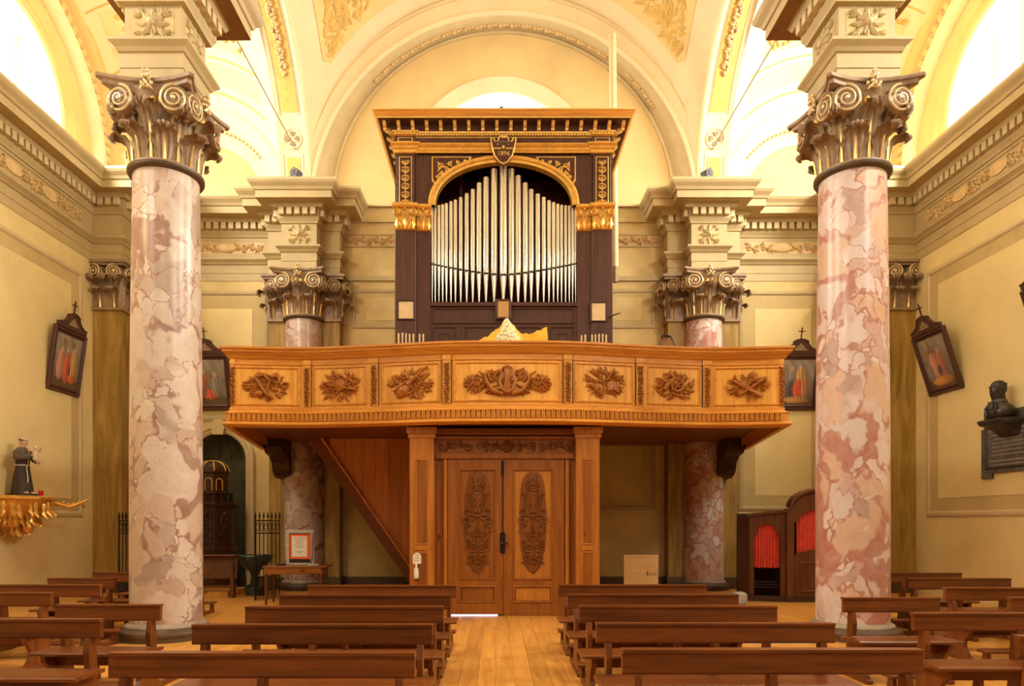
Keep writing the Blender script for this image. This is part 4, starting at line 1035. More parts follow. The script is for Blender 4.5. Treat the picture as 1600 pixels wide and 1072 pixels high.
# ================================================================ loft stair beside the porch
stair = thing('loft_stair', (-2.6, 16.3, 0), 'plank sided wooden stair up to the organ loft left of the door', 'staircase')
SY = 16.2
def diag(x): # underside of the stringer
    xa, za, xb, zb = XP(482, SY), 3.69, XP(642, SY), .22
    return za+(zb-za)*(x-xa)/(xb-xa)
bx = [XP(p, SY) for p in (494, 515, 540, 567, 586, 607, 628, 650, 672)]
for a, b_ in zip(bx[:-1], bx[1:]):
    za, zb = max(.02, diag(a)+.35), max(.02, diag(b_)+.35)
    if za < 3.68: MB().prism([(a+.004, min(za, 3.68)), (b_-.004, zb), (b_-.004, 3.69), (a+.004, 3.69)], SY, SY+.03, 'y').build('plank', 'wood_plank', stair)
xa, xb = XP(482, SY), XP(652, SY)
MB().prism([(xa-.02, 3.69), (xa+.34, 3.69), (xb, diag(xb)+.42 if diag(xb)+.42 > 0 else .0), (xb, max(0, diag(xb))), (xb-.0, 0)], SY-.06, SY+.0, 'y').build('stringer', 'wood_soffit', stair)
MB().prism([(xa+.30, 3.69), (xa+.36, 3.69), (xb, max(.1, diag(xb)+.45)), (xb, max(.03, diag(xb)+.38))], SY-.09, SY-.0, 'y').build('stringer_moulding', 'wood_plank', stair)
for k in range(13):
    z = .28*k+.1; x = xb-.05-(xb-xa-.3)*(z/3.6)
    if x > xa+.2 and z < 2.9: MB().box(x-.30, x, SY+.03, SY+1.0, z+.62, z+.66).build('tread', 'wood_plank', stair)
# ================================================================ pipe organ
OY = 14.0; OX = -.04; FZ = 3.93
organ = thing('pipe_organ', (OX, OY, FZ), 'dark wooden pipe organ with gilt carving and silver pipes on the loft', 'organ')
def zo(py, d=OY): return ZP(py, d)
HW, HI, HO = 2.23, 1.80, 1.51
SPR = 8.21
def ofront(x0, x1, z0, z1, y0=OY, y1=OY+.08): return MB().box(OX+x0, OX+x1, y0, y1, z0, z1)
# case sides, back and dark inside
for s in (-1, 1):
    x0, x1 = sorted((s*HW, s*(HW-.06))); MB().box(OX+x0, OX+x1, OY+.02, 16.9, FZ, 9.3).build('case_side', 'wood_organ', organ)
    for z0, z1 in ((4.2, 5.9), (6.1, 7.9)):
        MB().frame((OX+s*HW, 0, 0), (0, 1, 0), UZ, (s, 0, 0), OY+.3, 16.6, z0, z1, .06, .02).build('side_panel', 'wood_organ', organ)
MB().box(OX-HW, OX+HW, 16.84, 16.9, FZ, 9.8).build('case_back', 'wood_organ', organ)
MB().box(OX-HO, OX+HO, 15.2, 15.24, 6.0, 9.3).build('red_backcloth', 'organ_red', organ)
MB().box(OX-HW, OX+HW, OY+.05, 16.9, 9.68, 9.75).build('case_top', 'wood_organ', organ)
# shadowy ladder-like frame inside
# (bellows slats seen through the arch)
for k in range(3): MB().box(OX-.95+.42*k, OX-.88+.42*k, 14.75, 14.8, 8.4, 9.2).build('inner_slat', 'wood_organ', organ)
# pilasters
for s in (-1, 1):
    x0, x1 = sorted((s*HW, s*HI))
    p = MB().bbox(OX+x0, OX+x1, OY-.02, OY+.12, FZ, 7.70, .01).build('pilaster', 'wood_organ', organ)
    u = MB().bbox(OX+x0+.03, OX+x1-.03, OY, OY+.12, 8.2, 9.28, .01).build('upper_pilaster', 'wood_organ', organ)
    MB().frame((0, OY, 0), UX, UZ, NB, OX+x0+.085, OX+x1-.085, 8.26, 9.2, .016, .012).build('gilt_frame', 'gilt_paint', u)
    xm = OX+(x0+x1)/2
    R = Relief(lambda a, b_, w, xm=xm: (xm+a, OY-.004-w, 8.73+b_))
    for k in range(5):
        v = .30-.17*k; R.bar([(0, v+.05, .008), (0, v-.10, .008)], .009)
        for q in (-1, 1):
            R.leaf(0, v, pi/2-q*.7, .11, .022, .02, -q*.3); R.leaf(0, v-.05, pi/2-q*1.4, .09, .018, .02, -q*.4); R.scroll(q*.05, v+.07, .025, .9, 0, q, .007, .01)
        R.berry(0, v+.06, .02, .012)
    R.mb.build('gilt_arabesque', 'gilt_paint', u, 50)
    xi0, xi1 = sorted((s*HI, s*HO)); MB().box(OX+xi0, OX+xi1, OY+.04, OY+.14, FZ, 7.70).build('inner_pilaster', 'wood_organ', organ)
    # gilt capitals
    for (a, b_, yf) in ((x0, x1, OY-.03), (xi0, xi1, OY+.03)):
        a += OX; b_ += OX; hw2 = (b_-a)/2; xm2 = (a+b_)/2
        mb = MB(); mb.loft([[(xm2-hw2*k, yf-.0-o, z), (xm2+hw2*k, yf-o, z), (xm2+hw2*k, OY+.14, z), (xm2-hw2*k, OY+.14, z)] for k, o, z in ((.97, .0, 7.69), (1.03, .02, 7.71), (.95, 0, 7.74), (.97, .01, 7.95), (1.05, .05, 8.10), (1.0, .03, 8.12))], closed=True, cap=True)
        cp = mb.build('capital', 'gilt', organ)
        mb = MB(); mb.loft([[(xm2-hw2*k, yf-o, z), (xm2+hw2*k, yf-o, z), (xm2+hw2*k, OY+.14, z), (xm2-hw2*k, OY+.14, z)] for k, o, z in ((1.10, .07, 8.12), (1.2, .10, 8.15), (1.2, .10, 8.20), (1.16, .08, 8.215))], closed=True, cap=True); mb.build('abacus', 'gilt', cp)
        R = Relief(lambda u_, v_, w, xm2=xm2, yf=yf: (xm2+u_, yf-.015-w, 7.9+v_))
        for q in (-1, 1):
            R.scroll(q*hw2*.86, .13, .075, 1.7, pi/2, q, .016, .05); R.bar([(q*hw2*.8, .20, .045), (q*hw2*.4, .13, .03), (0, -.05, .03)], [.016, .014, .01])
            R.leaf(q*hw2*.75, -.2, pi/2, .24, .05, .05); R.leaf(q*hw2*.4, -.2, pi/2-q*.2, .2, .05, .05)
        R.leaf(0, -.2, pi/2, .28, .06, .06); R.berry(0, .2, .035, .05)
        R.mb.build('acanthus', 'gilt', cp, 50)
# arched screen
n = 40
def arch(k, e, z0=SPR, rise=.98): # half ellipse
    a = pi*k/n; return (OX+(HO-e)*cos(a), z0+(rise-e)*sin(a)**.92 if sin(a) > 0 else z0)
def archy(e, y): return [(arch(k, e)[0], y, arch(k, e)[1]) for k in range(n+1)]
top = [(arch(k, 0)[0], OY+.05, 9.28) for k in range(n+1)]
MB().loft([archy(0, OY+.05), top]).box(OX-HI-.02, OX-HO, OY+.05, OY+.08, SPR, 9.28).box(OX+HO, OX+HI+.02, OY+.05, OY+.08, SPR, 9.28).build('spandrel_board', 'wood_organ', organ)
pr = [(0.02, .05), (-.015, .02), (-.02, -.02), (.02, -.035), (.05, -.03), (.06, -.01), (.09, -.015), (.12, .0), (.13, .05), (.14, .12)]
MB().loft([archy(e-.02, OY+y) for e, y in pr]).build('gilt_archivolt', 'gilt', organ, 40)
for s in (-1, 1):
    # triangular gilt spandrels
    def tri(inset):
        a = Vector((s*(HO-.03-inset), 9.22-inset*.7)); pts = [a]
        curve_ = [(s*(HO+.02)*cos(t), SPR+1.02*sin(t)) for t in frange(.42, 1.08, 12)]
        return [Vector((s*(HO-.03-inset), SPR+.52+inset*2.3)), a, Vector((s*(.66+inset*2.4), 9.22-inset*.7))]+[Vector((s*(abs(x)), z))+Vector((s*.0, inset*.9)) for x, z in reversed([(abs(c[0])*1.0, c[1]) for c in curve_ if .72 < abs(c[0]) < HO-.06])]
    def ring2(inset, y): return [(OX+p.x, y, p.y) for p in tri(inset)]
    MB().loft([ring2(0, OY+.05), ring2(0, OY+.035), ring2(.022, OY+.035), ring2(.022, OY+.05)], closed=True).build('gilt_spandrel_frame', 'gilt_paint', organ)
    R = Relief(lambda a, b_, w, s=s: (OX+s*(1.40-a), OY+.048-w, 9.14-b_))
    for k, (a, b_, rr) in enumerate(((.10, .12, .07), (.30, .06, .05), (.22, .17, .05), (.05, .34, .04), (.46, .03, .035), (.11, .26, .045), (.6, .01, .025))):
        R.scroll(a, b_, rr, 1.4, k, 1 if k % 2 else -1, .012, .012)
        for q in range(3): R.leaf(a, b_, 2.1*q+k, rr*1.7, rr*.35, .02)
    R.mb.build('gilt_spandrel_scroll', 'gilt_paint', organ, 50)['kind'] = 'stuff'
# entablature
def osweep(prof, mat, nm, e=0.0, smooth=None):
    path = [(OX-HW-e, 16.9), (OX-HW-e, OY-e), (OX+HW+e, OY-e), (OX+HW+e, 16.9)]
    return sweep_plan(MB(), prof, path).build(nm, mat, organ, smooth)
osweep([(0, 9.27), (.015, 9.275), (.015, 9.31), (.03, 9.32), (.03, 9.37), (.06, 9.40), (.075, 9.425), (.075, 9.445), (0, 9.45)], 'gilt', 'gilt_architrave')
osweep([(0, 9.44), (.01, 9.445), (.01, 9.585), (0, 9.59)], 'wood_organ', 'frieze')
osweep([(0.0, 9.575), (.02, 9.58), (.02, 9.60), (.0, 9.60)], 'gilt_paint', 'gilt_bead')
osweep([(0.02, 9.64), (.07, 9.645), (.08, 9.675), (0, 9.68)], 'gilt_paint', 'gilt_bead')
osweep([(0.03, 9.60), (.03, 9.65)], 'wood_dark', 'dentil_ground')
osweep([(.08, 9.675), (.08, 9.82), (.32, 9.822), (.325, 9.83)], 'wood_organ', 'modillion_ground')
osweep([(.30, 9.815), (.32, 9.815), (.33, 9.84), (.34, 9.845)], 'gilt_paint', 'gilt_bead')
osweep([(.34, 9.84), (.35, 9.86), (.37, 9.90), (.39, 9.935)], 'wood_balcony_trim', 'cornice')
osweep([(.39, 9.93), (.40, 9.935), (.40, 9.96), (-.1, 9.965)], 'gilt_paint', 'cornice_edge')
dm = MB().box(-.022, .022, -.035, 0, 0, .035).mesh('small_dentil', 'gilt_paint')
x = -HW
while x < HW+.01:
    at_world('small_dentil', dm, organ, (OX+x, OY-.03, 9.605)); x += .0575
mm = MB().prism([(0, 0), (0, .14), (-.15, .14), (-.15, .10), (-.11, .06), (-.05, .03), (-.04, 0)], -.032, .032, 'x').mesh('modillion', 'gilt_paint')
for k in range(18):
    at_world('modillion', mm, organ, (OX-2.42+4.84*k/17, OY-.08, 9.68))
for s in (-1, 1):
    for k in range(1, 9): at_world('modillion', mm, organ, (OX+s*(HW+.08), OY-.25+.32*k, 9.68), (0, 0, s*pi/2))
# projecting gilt blocks over the pilasters
for s in (-1, 1):
    xm = OX+s*(HW+HI)/2; hw2 = .215
    MB().loft([[(xm-hw2-o, OY-.02-o, z), (xm+hw2+o, OY-.02-o, z), (xm+hw2+o, OY+.05, z), (xm-hw2-o, OY+.05, z)] for o, z in ((0, 9.26), (.02, 9.27), (.02, 9.33), (.045, 9.36), (.045, 9.39), (.085, 9.43), (.085, 9.455), (0, 9.46))], closed=True, cap=True).build('gilt_block', 'gilt', organ)
    MB().box(xm-hw2, xm+hw2, OY-.04, OY+.05, 9.46, 9.60).build('frieze_block', 'wood_organ', organ)
    MB().frame((0, OY-.04, 0), UX, UZ, NB, xm-.15, xm+.15, 9.485, 9.575, .014, .01).build('gilt_frame', 'gilt_paint', organ)
    MB().loft([[(xm-hw2-o, OY-.05-o, z), (xm+hw2+o, OY-.05-o, z), (xm+hw2+o, OY+.05, z), (xm-hw2-o, OY+.05, z)] for o, z in ((0, 9.60), (.02, 9.61), (.02, 9.645), (.05, 9.66), (.055, 9.69))], closed=True, cap=True).build('gilt_block', 'gilt', organ)
    for k in range(7): at_world('small_dentil', dm, organ, (xm-.19+.063*k, OY-.07, 9.61))
# shield with the date
sx, sz = XP(786.5, OY-.1), zo(233, OY-.1)
half = [(0, -.31), (.09, -.27), (.19, -.14), (.24, .02), (.27, .18), (.255, .23), (.22, .22), (.17, .13), (.13, .14), (.08, .24), (.035, .275), (0, .26)]
out = [(u*.94, v) for u, v in half]+[(-u*.94, v) for u, v in reversed(half)][1:-1]
sh = MB().prism([(sx+u, sz+v) for u, v in out], OY-.12, OY-.02, 'y').build('date_shield', 'wood_organ', organ)
MB().tube([(sx+u, OY-.125, sz+v) for u, v in out+[out[0]]], .018, 6).build('shield_rim', 'gilt_paint', sh, 60)
MB().ball((sx, OY-.13, sz+.23), .06, .02, .03, 8, 5).build('shield_crest', 'gilt_paint', sh, 60)
mb = MB()
for k in range(5):
    a = pi*(k+1)/6; mb.ball((sx+.13*cos(a), OY-.122, sz+.03+.12*sin(a)), .03, .008, .014, 6, 4)
mb.build('shield_ornament', 'capital_stone', sh, 60)
def text(body, parent, pos, size, mat, rot=(pi/2, 0, 0), ext=.004, align='CENTER', nm='lettering', local=False, wide=1.0):
    c = bpy.data.curves.new(nm, 'FONT'); c.body = body; c.size = size; c.extrude = ext; c.align_x = align; c.align_y = 'CENTER'; c.resolution_u = 2
    c.materials.append(MT[mat])
    o = bpy.data.objects.new(nm, c); me = bpy.data.meshes.new_from_object(o); bpy.data.objects.remove(o); bpy.data.curves.remove(c)
    if not me.materials: me.materials.append(MT[mat])
    o = put(nm, me, parent, Vector(pos) if local else Vector(pos)-WL[parent.name], rot, (wide, 1, 1)); return o
text('1896', sh, (sx+.005, OY-.124, sz-.10), .13, 'gilt_paint')
mb = MB(); r = random.Random(2)
for q in (-1, 1):
    u = .05
    while u < .19: wv = r.uniform(.012, .03); mb.slab((sx, OY-.121, sz+.005), UX, UZ, NB, min(q*u, q*(u+wv)), max(q*u, q*(u+wv)), -.016, .016, .004); u += wv+.008
mb.slab((sx, OY-.121, sz+.03), UX, UZ, NB, -.025, .025, -.03, .03, .004)
mb.build('small_lettering', 'gilt_paint', sh)
# pipes: (centre x in the photograph, width, top)
PX = [(670.2, 4.4, 322), (675.2, 4.4, 322), (680, 4.6, 322), (685.8, 5, 321.5), (691.6, 5.2, 320.2), (697.5, 5.6, 318.6), (704.6, 6, 315.5), (711.6, 6.2, 313.2), (719.9, 6.6, 309.2), (729.2, 7.4, 303.3), (738.7, 7.6, 296.7), (748.5, 8.6, 287), (759.4, 9.6, 278), (772, 10.6, 265.3),
      (786.5, 12, 248), (799, 10, 265), (809.6, 9.6, 275.8), (820.6, 9, 287), (830, 8.2, 297), (840.2, 8, 304.3), (849.6, 7, 309), (857.8, 6.4, 314), (864.9, 6, 317), (871.5, 5.6, 319.5), (877.4, 5.2, 321), (883.7, 5, 321.8), (889.6, 4.8, 322), (894.8, 4.6, 322), (899.5, 4.4, 322)]
PYD = OY+.12
ZT = zo(472, PYD)
for px, pw, pt in PX:
    x = XP(px, PYD); r0 = pw*PYD/F/2*1.02; zt = zo(pt, PYD); t = (px-786)/115
    zm = zo(431.5-19*abs(t)**1.35, PYD)
    pp = MB().lathe([(r0*.93, zt+.0), (r0, zt-.01), (r0, zm+.06), (r0*.97, zm), (r0*.95, zm-.02), (r0*.30, ZT+.01), (r0*.28, ZT)], 16, (x, PYD, 0)).build('pipe', 'pipe_metal', organ, 35)
    h = r0*2.3
    MB().add([(x-r0*.72, PYD-r0*.78, zm+.02), (x+r0*.72, PYD-r0*.78, zm+.02), (x+r0*.5, PYD-r0*.98, zm+h*.55), (x, PYD-r0*1.04, zm+h), (x-r0*.5, PYD-r0*.98, zm+h*.55), (x, PYD-r0*1.12, zm+.02)], [(0, 5, 3, 4), (5, 1, 2, 3)]).build('pipe_lip', 'pipe_metal', pp)
    MB().box(x-r0*.7, x+r0*.7, PYD-r0*1.08, PYD-r0*.5, zm-.018, zm+.018).build('pipe_mouth', 'black', pp)
# pipe shelf and lower panelling
MB().bbox(OX-HO, OX+HO, OY+.0, OY+.30, zo(478), zo(472), .008).build('pipe_shelf', 'wood_organ', organ)
MB().box(OX-HO, OX+HO, OY+.06, OY+.12, FZ, zo(478)).build('lower_board', 'wood_organ', organ)
MB().frame((0, OY+.06, 0), UX, UZ, NB, OX-1.46, OX+1.46, zo(505), zo(480), .035, .03).build('panel_moulding', 'wood_organ', organ)
for a, b_ in ((-1.46, -.98), (-.80, -.16), (-.12, .75), (.95, 1.46)):
    MB().frame((0, OY+.06, 0), UX, UZ, NB, OX+a, OX+b_, 4.2, zo(509), .035, .03).build('panel_moulding', 'wood_organ', organ)
    if b_-a < .6: MB().frame((0, OY+.06, 0), UX, UZ, NB, OX+a+.13, OX+b_-.13, 4.3, zo(519), .03, .02).build('panel_moulding', 'wood_organ', organ)
# little pale rods standing in front of the pilasters
for px, top_ in ((622.8, 521), (628.8, 520), (634.4, 521), (640, 522), (646, 522), (655.6, 522), (661.4, 522), (908.6, 524), (914.4, 523), (925, 523), (930.3, 523), (936, 522), (941.6, 522), (947, 523)):
    x = XP(px, 13.85); MB().tube([(x, 13.85, FZ), (x, 13.85, ZP(top_, 13.85))], .017, 8).build('pale_rod', 'tube_paint', organ, 40)
# finial and boards lying on the top of the case
fx = XP(783.5, 13.9); mb = MB().lathe([(.05, 9.96), (.05, 10.0), (.025, 10.03), (.03, 10.10), (.05, 10.14), (.045, 10.18), (.01, 10.20)], 12, (fx, 13.95, 0)); mb.build('finial', 'wood_dark', organ, 40)
for a, b_ in ((622, 634), (669, 688), (755, 768), (795, 803), (938, 956)): MB().box(XP(a, 13.9), XP(b_, 13.9), 13.8, 14.1, 9.965, 10.01).build('top_board', 'wood_organ', organ)
MB().box(XP(625, 14), XP(940, 14), 13.9, 14.2, 9.962, 9.985).build('top_board', 'wood_organ', organ)
MB().tube([(XP(950, 14), 14.0, ZP(497, 14)), (XP(960, 13.8), 13.8, ZP(492, 13.8)), (XP(970, 13.7), 13.7, ZP(489, 13.7))], [.012, .014, .008], 6).build('switch_arm', 'iron', organ, 60)
# framed notices on the case
def notice(px0, px1, py0, py1, d, paper, frame_mat, label, wd=.035, lines=8, ink_mat='ink'):
    x0, x1, z0, z1 = XP(px0, d), XP(px1, d), ZP(py1, d), ZP(py0, d)
    t = thing('framed_notice', ((x0+x1)/2, d, z0), label, 'notice')
    MB().box(x0+.02, x1-.02, d-.012, d, z0+.02, z1-.02).build('paper', paper, t)
    MB().frame((0, d, 0), UX, UZ, NB, x0, x1, z0, z1, wd, .03).build('frame', frame_mat, t)
    mb = MB(); r = random.Random(int(px0)); h = (z1-z0-2*wd)
    for k in range(lines):
        z = z1-wd-h*(k+1)/(lines+1); q = r.uniform(.3, .42)*(x1-x0-2*wd); mb.slab(((x0+x1)/2, d-.0125, z), UX, UZ, NB, -q, q, -.004, .004, .001)
    mb.build('print', 'old_paper' if ink_mat is None else ink_mat, t)
    return t
notice(620.5, 648.5, 469, 500.5, OY-.021, 'old_paper', 'wood_dark', 'framed paper notice on the left organ pilaster', lines=0)
notice(922, 948.5, 471.5, 503.5, OY-.021, 'old_paper', 'wood_dark', 'framed paper notice on the right organ pilaster', lines=0)
notice(774.5, 798.5, 467.5, 499, OY-.03, 'buff_paper', 'wood_organ', 'buff sheet in a wooden frame below the middle organ pipes', .045, 0)
# ---- console under its yellow cloth
cons = thing('organ_console', (0, 13.0, FZ), 'wooden organ console hidden behind the parapet under the yellow cloth', 'console')
MB().bbox(-.62, .68, 12.75, 13.35, FZ, 4.72, .02).build('desk', 'wood_organ', cons)
MB().prism([(12.9, 4.72), (13.3, 4.72), (13.3, 5.0), (13.1, 5.0)], -.5, .55, 'x').build('music_rest', 'wood_organ', cons)
MB().box(.66, .72, 13.0, 13.1, 4.5, 5.35).build('corner_post', 'wood_organ', cons)
D0 = 12.95
def cz(x, y):
    a = x-XP(792, D0); z = spline([-.75, -.69, -.35, -.12, 0, .10, .28, .50, .70, .76], [4.95, 5.05, 5.24, 5.42, 5.55, 5.45, 5.28, 5.29, 5.38, 5.40], a)
    return z-.9*max(0, abs(y-D0)-.05)+.012*sin(x*31+y*9)+.008*sin(x*57)
xs = frange(XP(732, D0), XP(854, D0), 49); ys = frange(12.62, 13.4, 15)
cl = MB().loft([[(x, 12.60, 4.74) for x in xs]]+[[(x, y, max(cz(x, y), 4.76)) for x in xs] for y in ys]).build('draped_cloth', 'yellow_cloth', None, 60)
tag(cl, 'bright yellow cloth draped like a tent over the organ console', 'cloth')
xs = frange(XP(779, D0), XP(808, D0), 13)
mb = MB(); rows = [[(XP(792, D0)+.03+(x-XP(793, D0))*1.5, 12.58, 4.74) for x in xs]]
for j, y in enumerate(frange(12.60, D0, 10)):
    k = 1-.86*j/9; c0 = XP(792, D0)+.03*(1-j/9); rows.append([(c0+(x-XP(793, D0))*k*1.45, y, cz(c0+(x-XP(793, D0))*k*1.45, y)+.02) for x in xs])
fl_ = mb.loft(rows).build('flowered_cloth', 'flowered_cloth', None, 60); tag(fl_, 'white flowered cloth falling from the peak of the yellow drape', 'cloth')
# ---- music stand at the right end of the loft
ms = thing('music_stand', (XP(1040, 13.2), 13.2, FZ), 'brown tilted music stand behind the right side of the loft parapet', 'music stand')
a, b_, c, d_ = P(1020, 548, 13.0), P(1060, 549, 13.0), P(1048, 526, 13.3), P(1034, 528, 13.3)
MB().add([a, b_, c, d_]+[p+Vector((0, .04, -.01)) for p in (a, b_, c, d_)], [(0, 1, 2, 3), (7, 6, 5, 4), (0, 4, 5, 1), (1, 5, 6, 2), (2, 6, 7, 3), (3, 7, 4, 0)]).build('desk', 'wood_confessional', ms)
MB().tube([c, P(1058, 548, 13.05)], .02, 6).build('lamp_rail', 'iron', ms)
MB().tube([d_, P(1037, 523, 13.3), c], .018, 6).build('lamp', 'iron', ms)
MB().tube([(XP(1040, 13.2), 13.2, FZ), (XP(1040, 13.2), 13.2, ZP(545, 13.2))], .03, 8).build('post', 'iron', ms)
# ---- pale duct rising beside the organ, fixed to the back arch
dt = thing('air_duct', (XP(961, 16.2), 16.2, ZP(441, 16.2)), 'tall pale vertical pipe rising beside the right side of the organ', 'pipe')
x = XP(961, 16.2); MB().tube([(x, 16.2, ZP(418, 16.2)), (XP(957, 16.2), 16.2, ZP(54, 16.2))], .085, 14).build('tube', 'tube_paint', dt, 40)
MB().tube([(x, 16.2, ZP(441, 16.2)), (x, 16.2, ZP(418, 16.2))], [.06, .078], 14).build('end_cap', 'capital_stone', dt, 40)
MB().box(x-.03, x+.03, 16.2, BY-.06, 9.2, 9.26).build('bracket', 'iron', dt)
# ---- loudspeakers on the cornice
for px, py, s in ((462, 276, -1), (1105, 270, 1)):
    d = 16.47; p = P(px, py, d); p.z = 9.985
    sp = thing('loudspeaker', p, 'small black loudspeaker on the cornice above the %s engaged column' % ('left' if s < 0 else 'right'), 'loudspeaker', None, (0, 0, s*.5))
    MB().prism([(-.09, .0), (.09, .0), (.13, .15), (.02, .26), (-.11, .17)], -.09, .11, 'y').build('cabinet', 'grey_plastic', sp, local=True)
    MB().box(-.05, .06, -.10, -.09, .06, .17).build('grille', 'black', sp, local=True)
# ================================================================ benches
def make_bench(L, mid):
    t = bpy.data.objects.new('church_bench', None); COL.objects.link(t); t.empty_display_size = .1; WL[t.name] = Vector()
    h = L/2
    MB().loft([[(x, y, z) for y, z in ((-.028, .715), (-.034, .73), (-.030, .855), (-.045, .86), (-.045, .88), (.045, .88), (.045, .86), (.022, .855), (.016, .715))] for x in (-h, h)], closed=True, cap=True).build('back_rail', 'wood_bench', t, local=True)
    MB().loft([[(x, y, z) for y, z in ((-.40, .425), (-.415, .435), (-.415, .45), (-.405, .46), (.0, .452), (.01, .44), (.0, .42))] for x in (-h-.02, h+.02)], closed=True, cap=True).build('seat', 'wood_bench', t, local=True)
    pr = bez([(-.37, .42), (-.36, .36), (-.27, .26), (-.25, .18), (-.31, .09), (-.36, .05)], 4)+[(-.36, 0), (.15, 0), (.15, .05), (.10, .10), (.075, .25), (.06, .44), (.035, .72), (-.045, .72), (-.075, .60), (-.06, .46), (-.10, .42)]
    post = MB().prism(pr, -.024, .024, 'x').mesh('end_support', 'wood_bench_end')
    xs = [-h+.10, h-.10]+([0] if mid else [])
    for x in xs:
        put('end_support', post, t, (x, 0, 0))
    ft = MB().bbox(-.034, .034, -.385, .17, 0, .05, .008).mesh('foot', 'wood_bench_end')
    for x in xs: put('foot', ft, t, (x, 0, 0))
    MB().box(-h+.12, h-.12, -.20, -.175, .30, .42).build('stretcher', 'wood_bench', t, local=True)
    MB().bbox(-h+.04, h-.04, .40, .58, .17, .205, .008).build('kneeler', 'wood_bench', t, local=True)
    br = MB().prism([(.12, .0), (.56, 0), (.56, .05), (.53, .17), (.45, .17), (.44, .06), (.12, .06)], -.02, .02, 'x').mesh('kneeler_bracket', 'wood_bench_end')
    for x in xs[:2]: put('kneeler_bracket', br, t, (x, 0, 0))
    return t
BENCH = {}
def bench(x0, x1, d, label, group):
    L = round(x1-x0, 2)
    if L not in BENCH: o = BENCH[L] = make_bench(L, L > 1.5)
    else: o = copy_tree(BENCH[L])
    o.location = ((x0+x1)/2, d, 0); WL[o.name] = Vector(o.location); tag(o, label, 'bench', group); return o
ordl = ['nearest the camera', 'second from the camera', 'third from the camera', 'fourth from the camera', 'fifth and farthest']
for i, d in enumerate((4.40, 5.60, 6.78, 7.84, 9.02)):
    bench(-2.68, -.72, d, 'dark wooden nave bench left of the central aisle, '+ordl[i], 'nave benches on the left')
for i, d in enumerate((4.51, 5.67, 6.83, 7.91, 9.10)):
    bench(.63, 2.60, d, 'dark wooden nave bench right of the central aisle, '+ordl[i], 'nave benches on the right')
for i, d in enumerate((4.55, 5.90, 6.94)):
    bench(-4.66, -3.60, d, 'short dark wooden bench before the left free column, '+ordl[i], 'short benches by the left column')
for i, d in enumerate((5.04, 6.30, 7.57)):
    bench(3.64, 4.70, d, 'short dark wooden bench before the right free column, '+ordl[i], 'short benches by the right column')
for i, d in enumerate((8.1, 9.1, 10.17, 11.3, 12.4)):
    bench(-6.86, -5.86 if i == 2 else -5.46, d, 'dark wooden bench in the left aisle, '+ordl[i], 'benches in the left aisle')
o4 = ['nearest the camera', 'second from the camera', 'third from the camera', 'farthest of the four']
for i, d in enumerate((7.58, 8.69, 10.13, 11.2)):
    bench(5.90 if i == 2 else 5.50, 7.42, d, 'dark wooden bench in the right aisle, '+o4[i], 'benches in the right aisle')

# ================================================================ stations of the cross
def painting_mesh(wd, ht, figs, seed, bgc):
    nu, nv = 34, 44; r = random.Random(seed); vs, fs, cs = [], [], []
    for j in range(nv+1):
        for i in range(nu+1):
            u, v = i/nu, j/nv; vs.append((-wd/2+wd*u, 0, ht*v))
            bl = .5+.5*sin(u*11+seed)*sin(v*9+seed*2)+.4*sin(u*23+v*17); c = [a*(.55+.8*v)*(1+.35*bl)+r.uniform(-.03, .03) for a in bgc]
            if v < .16: c = [.09+.05*r.random(), .055+.03*r.random(), .03]
            for (fu, fv, ru, rv, col) in figs:
                q = ((u-fu)/ru)**2+((v-fv)/rv)**2
                if q < 1:
                    k = (1-q)**.25; sh = (.75+.6*max(0, min(1, (fu+ru*.5-u)/ru)))*(1.25+.35*sin(u*60+v*14)+r.uniform(-.1, .1))
                    c = [a*(1-k)+b_*sh*k for a, b_ in zip(c, col)]
            cs.append(tuple(max(.01, x) for x in c))
    for j in range(nv):
        for i in range(nu): a = j*(nu+1)+i; fs.append((a, a+1, a+nu+2, a+nu+1))
    me = bpy.data.meshes.new('canvas'); me.from_pydata(vs, [], fs); at = me.color_attributes.new('paint', 'FLOAT_COLOR', 'POINT')
    for k, c in enumerate(cs): at.data[k].color = (*c, 1)
    me.materials.append(MT['painting']); return me
SK = (.42, .26, .16); RD = (.46, .075, .04); BR = (.20, .10, .05); BL = (.06, .06, .07); PK = (.42, .20, .13); OC = (.40, .24, .08); GR = (.20, .18, .13)
FIGS = {
 'a': [(.25, .42, .14, .30, PK), (.27, .70, .06, .06, SK), (.50, .40, .13, .34, RD), (.50, .73, .055, .06, SK), (.76, .45, .14, .32, OC), (.75, .75, .06, .06, SK), (.62, .30, .05, .2, BL), (.30, .85, .09, .07, BR), (.66, .84, .09, .08, BR), (.74, .20, .16, .09, (.42, .10, .03))],
 'b': [(.30, .72, .26, .05, BR), (.35, .80, .05, .18, BR), (.42, .45, .20, .26, PK), (.36, .64, .06, .06, SK), (.66, .46, .14, .28, (.34, .12, .08)), (.66, .72, .05, .05, SK), (.54, .34, .08, .12, BL), (.55, .14, .4, .09, (.46, .22, .06)), (.20, .35, .10, .18, GR)],
 'c': [(.34, .55, .16, .20, (.36, .10, .07)), (.36, .72, .07, .06, SK), (.58, .62, .26, .05, BR), (.55, .25, .22, .12, RD), (.70, .42, .14, .24, GR), (.70, .66, .06, .06, SK), (.3, .3, .14, .12, BR)],
 'd': [(.36, .62, .12, .20, GR), (.34, .80, .06, .06, SK), (.60, .66, .14, .18, OC), (.58, .82, .06, .05, SK), (.34, .32, .12, .26, BL), (.56, .36, .18, .22, RD), (.74, .40, .12, .26, (.36, .16, .08)), (.5, .12, .4, .07, OC)]}
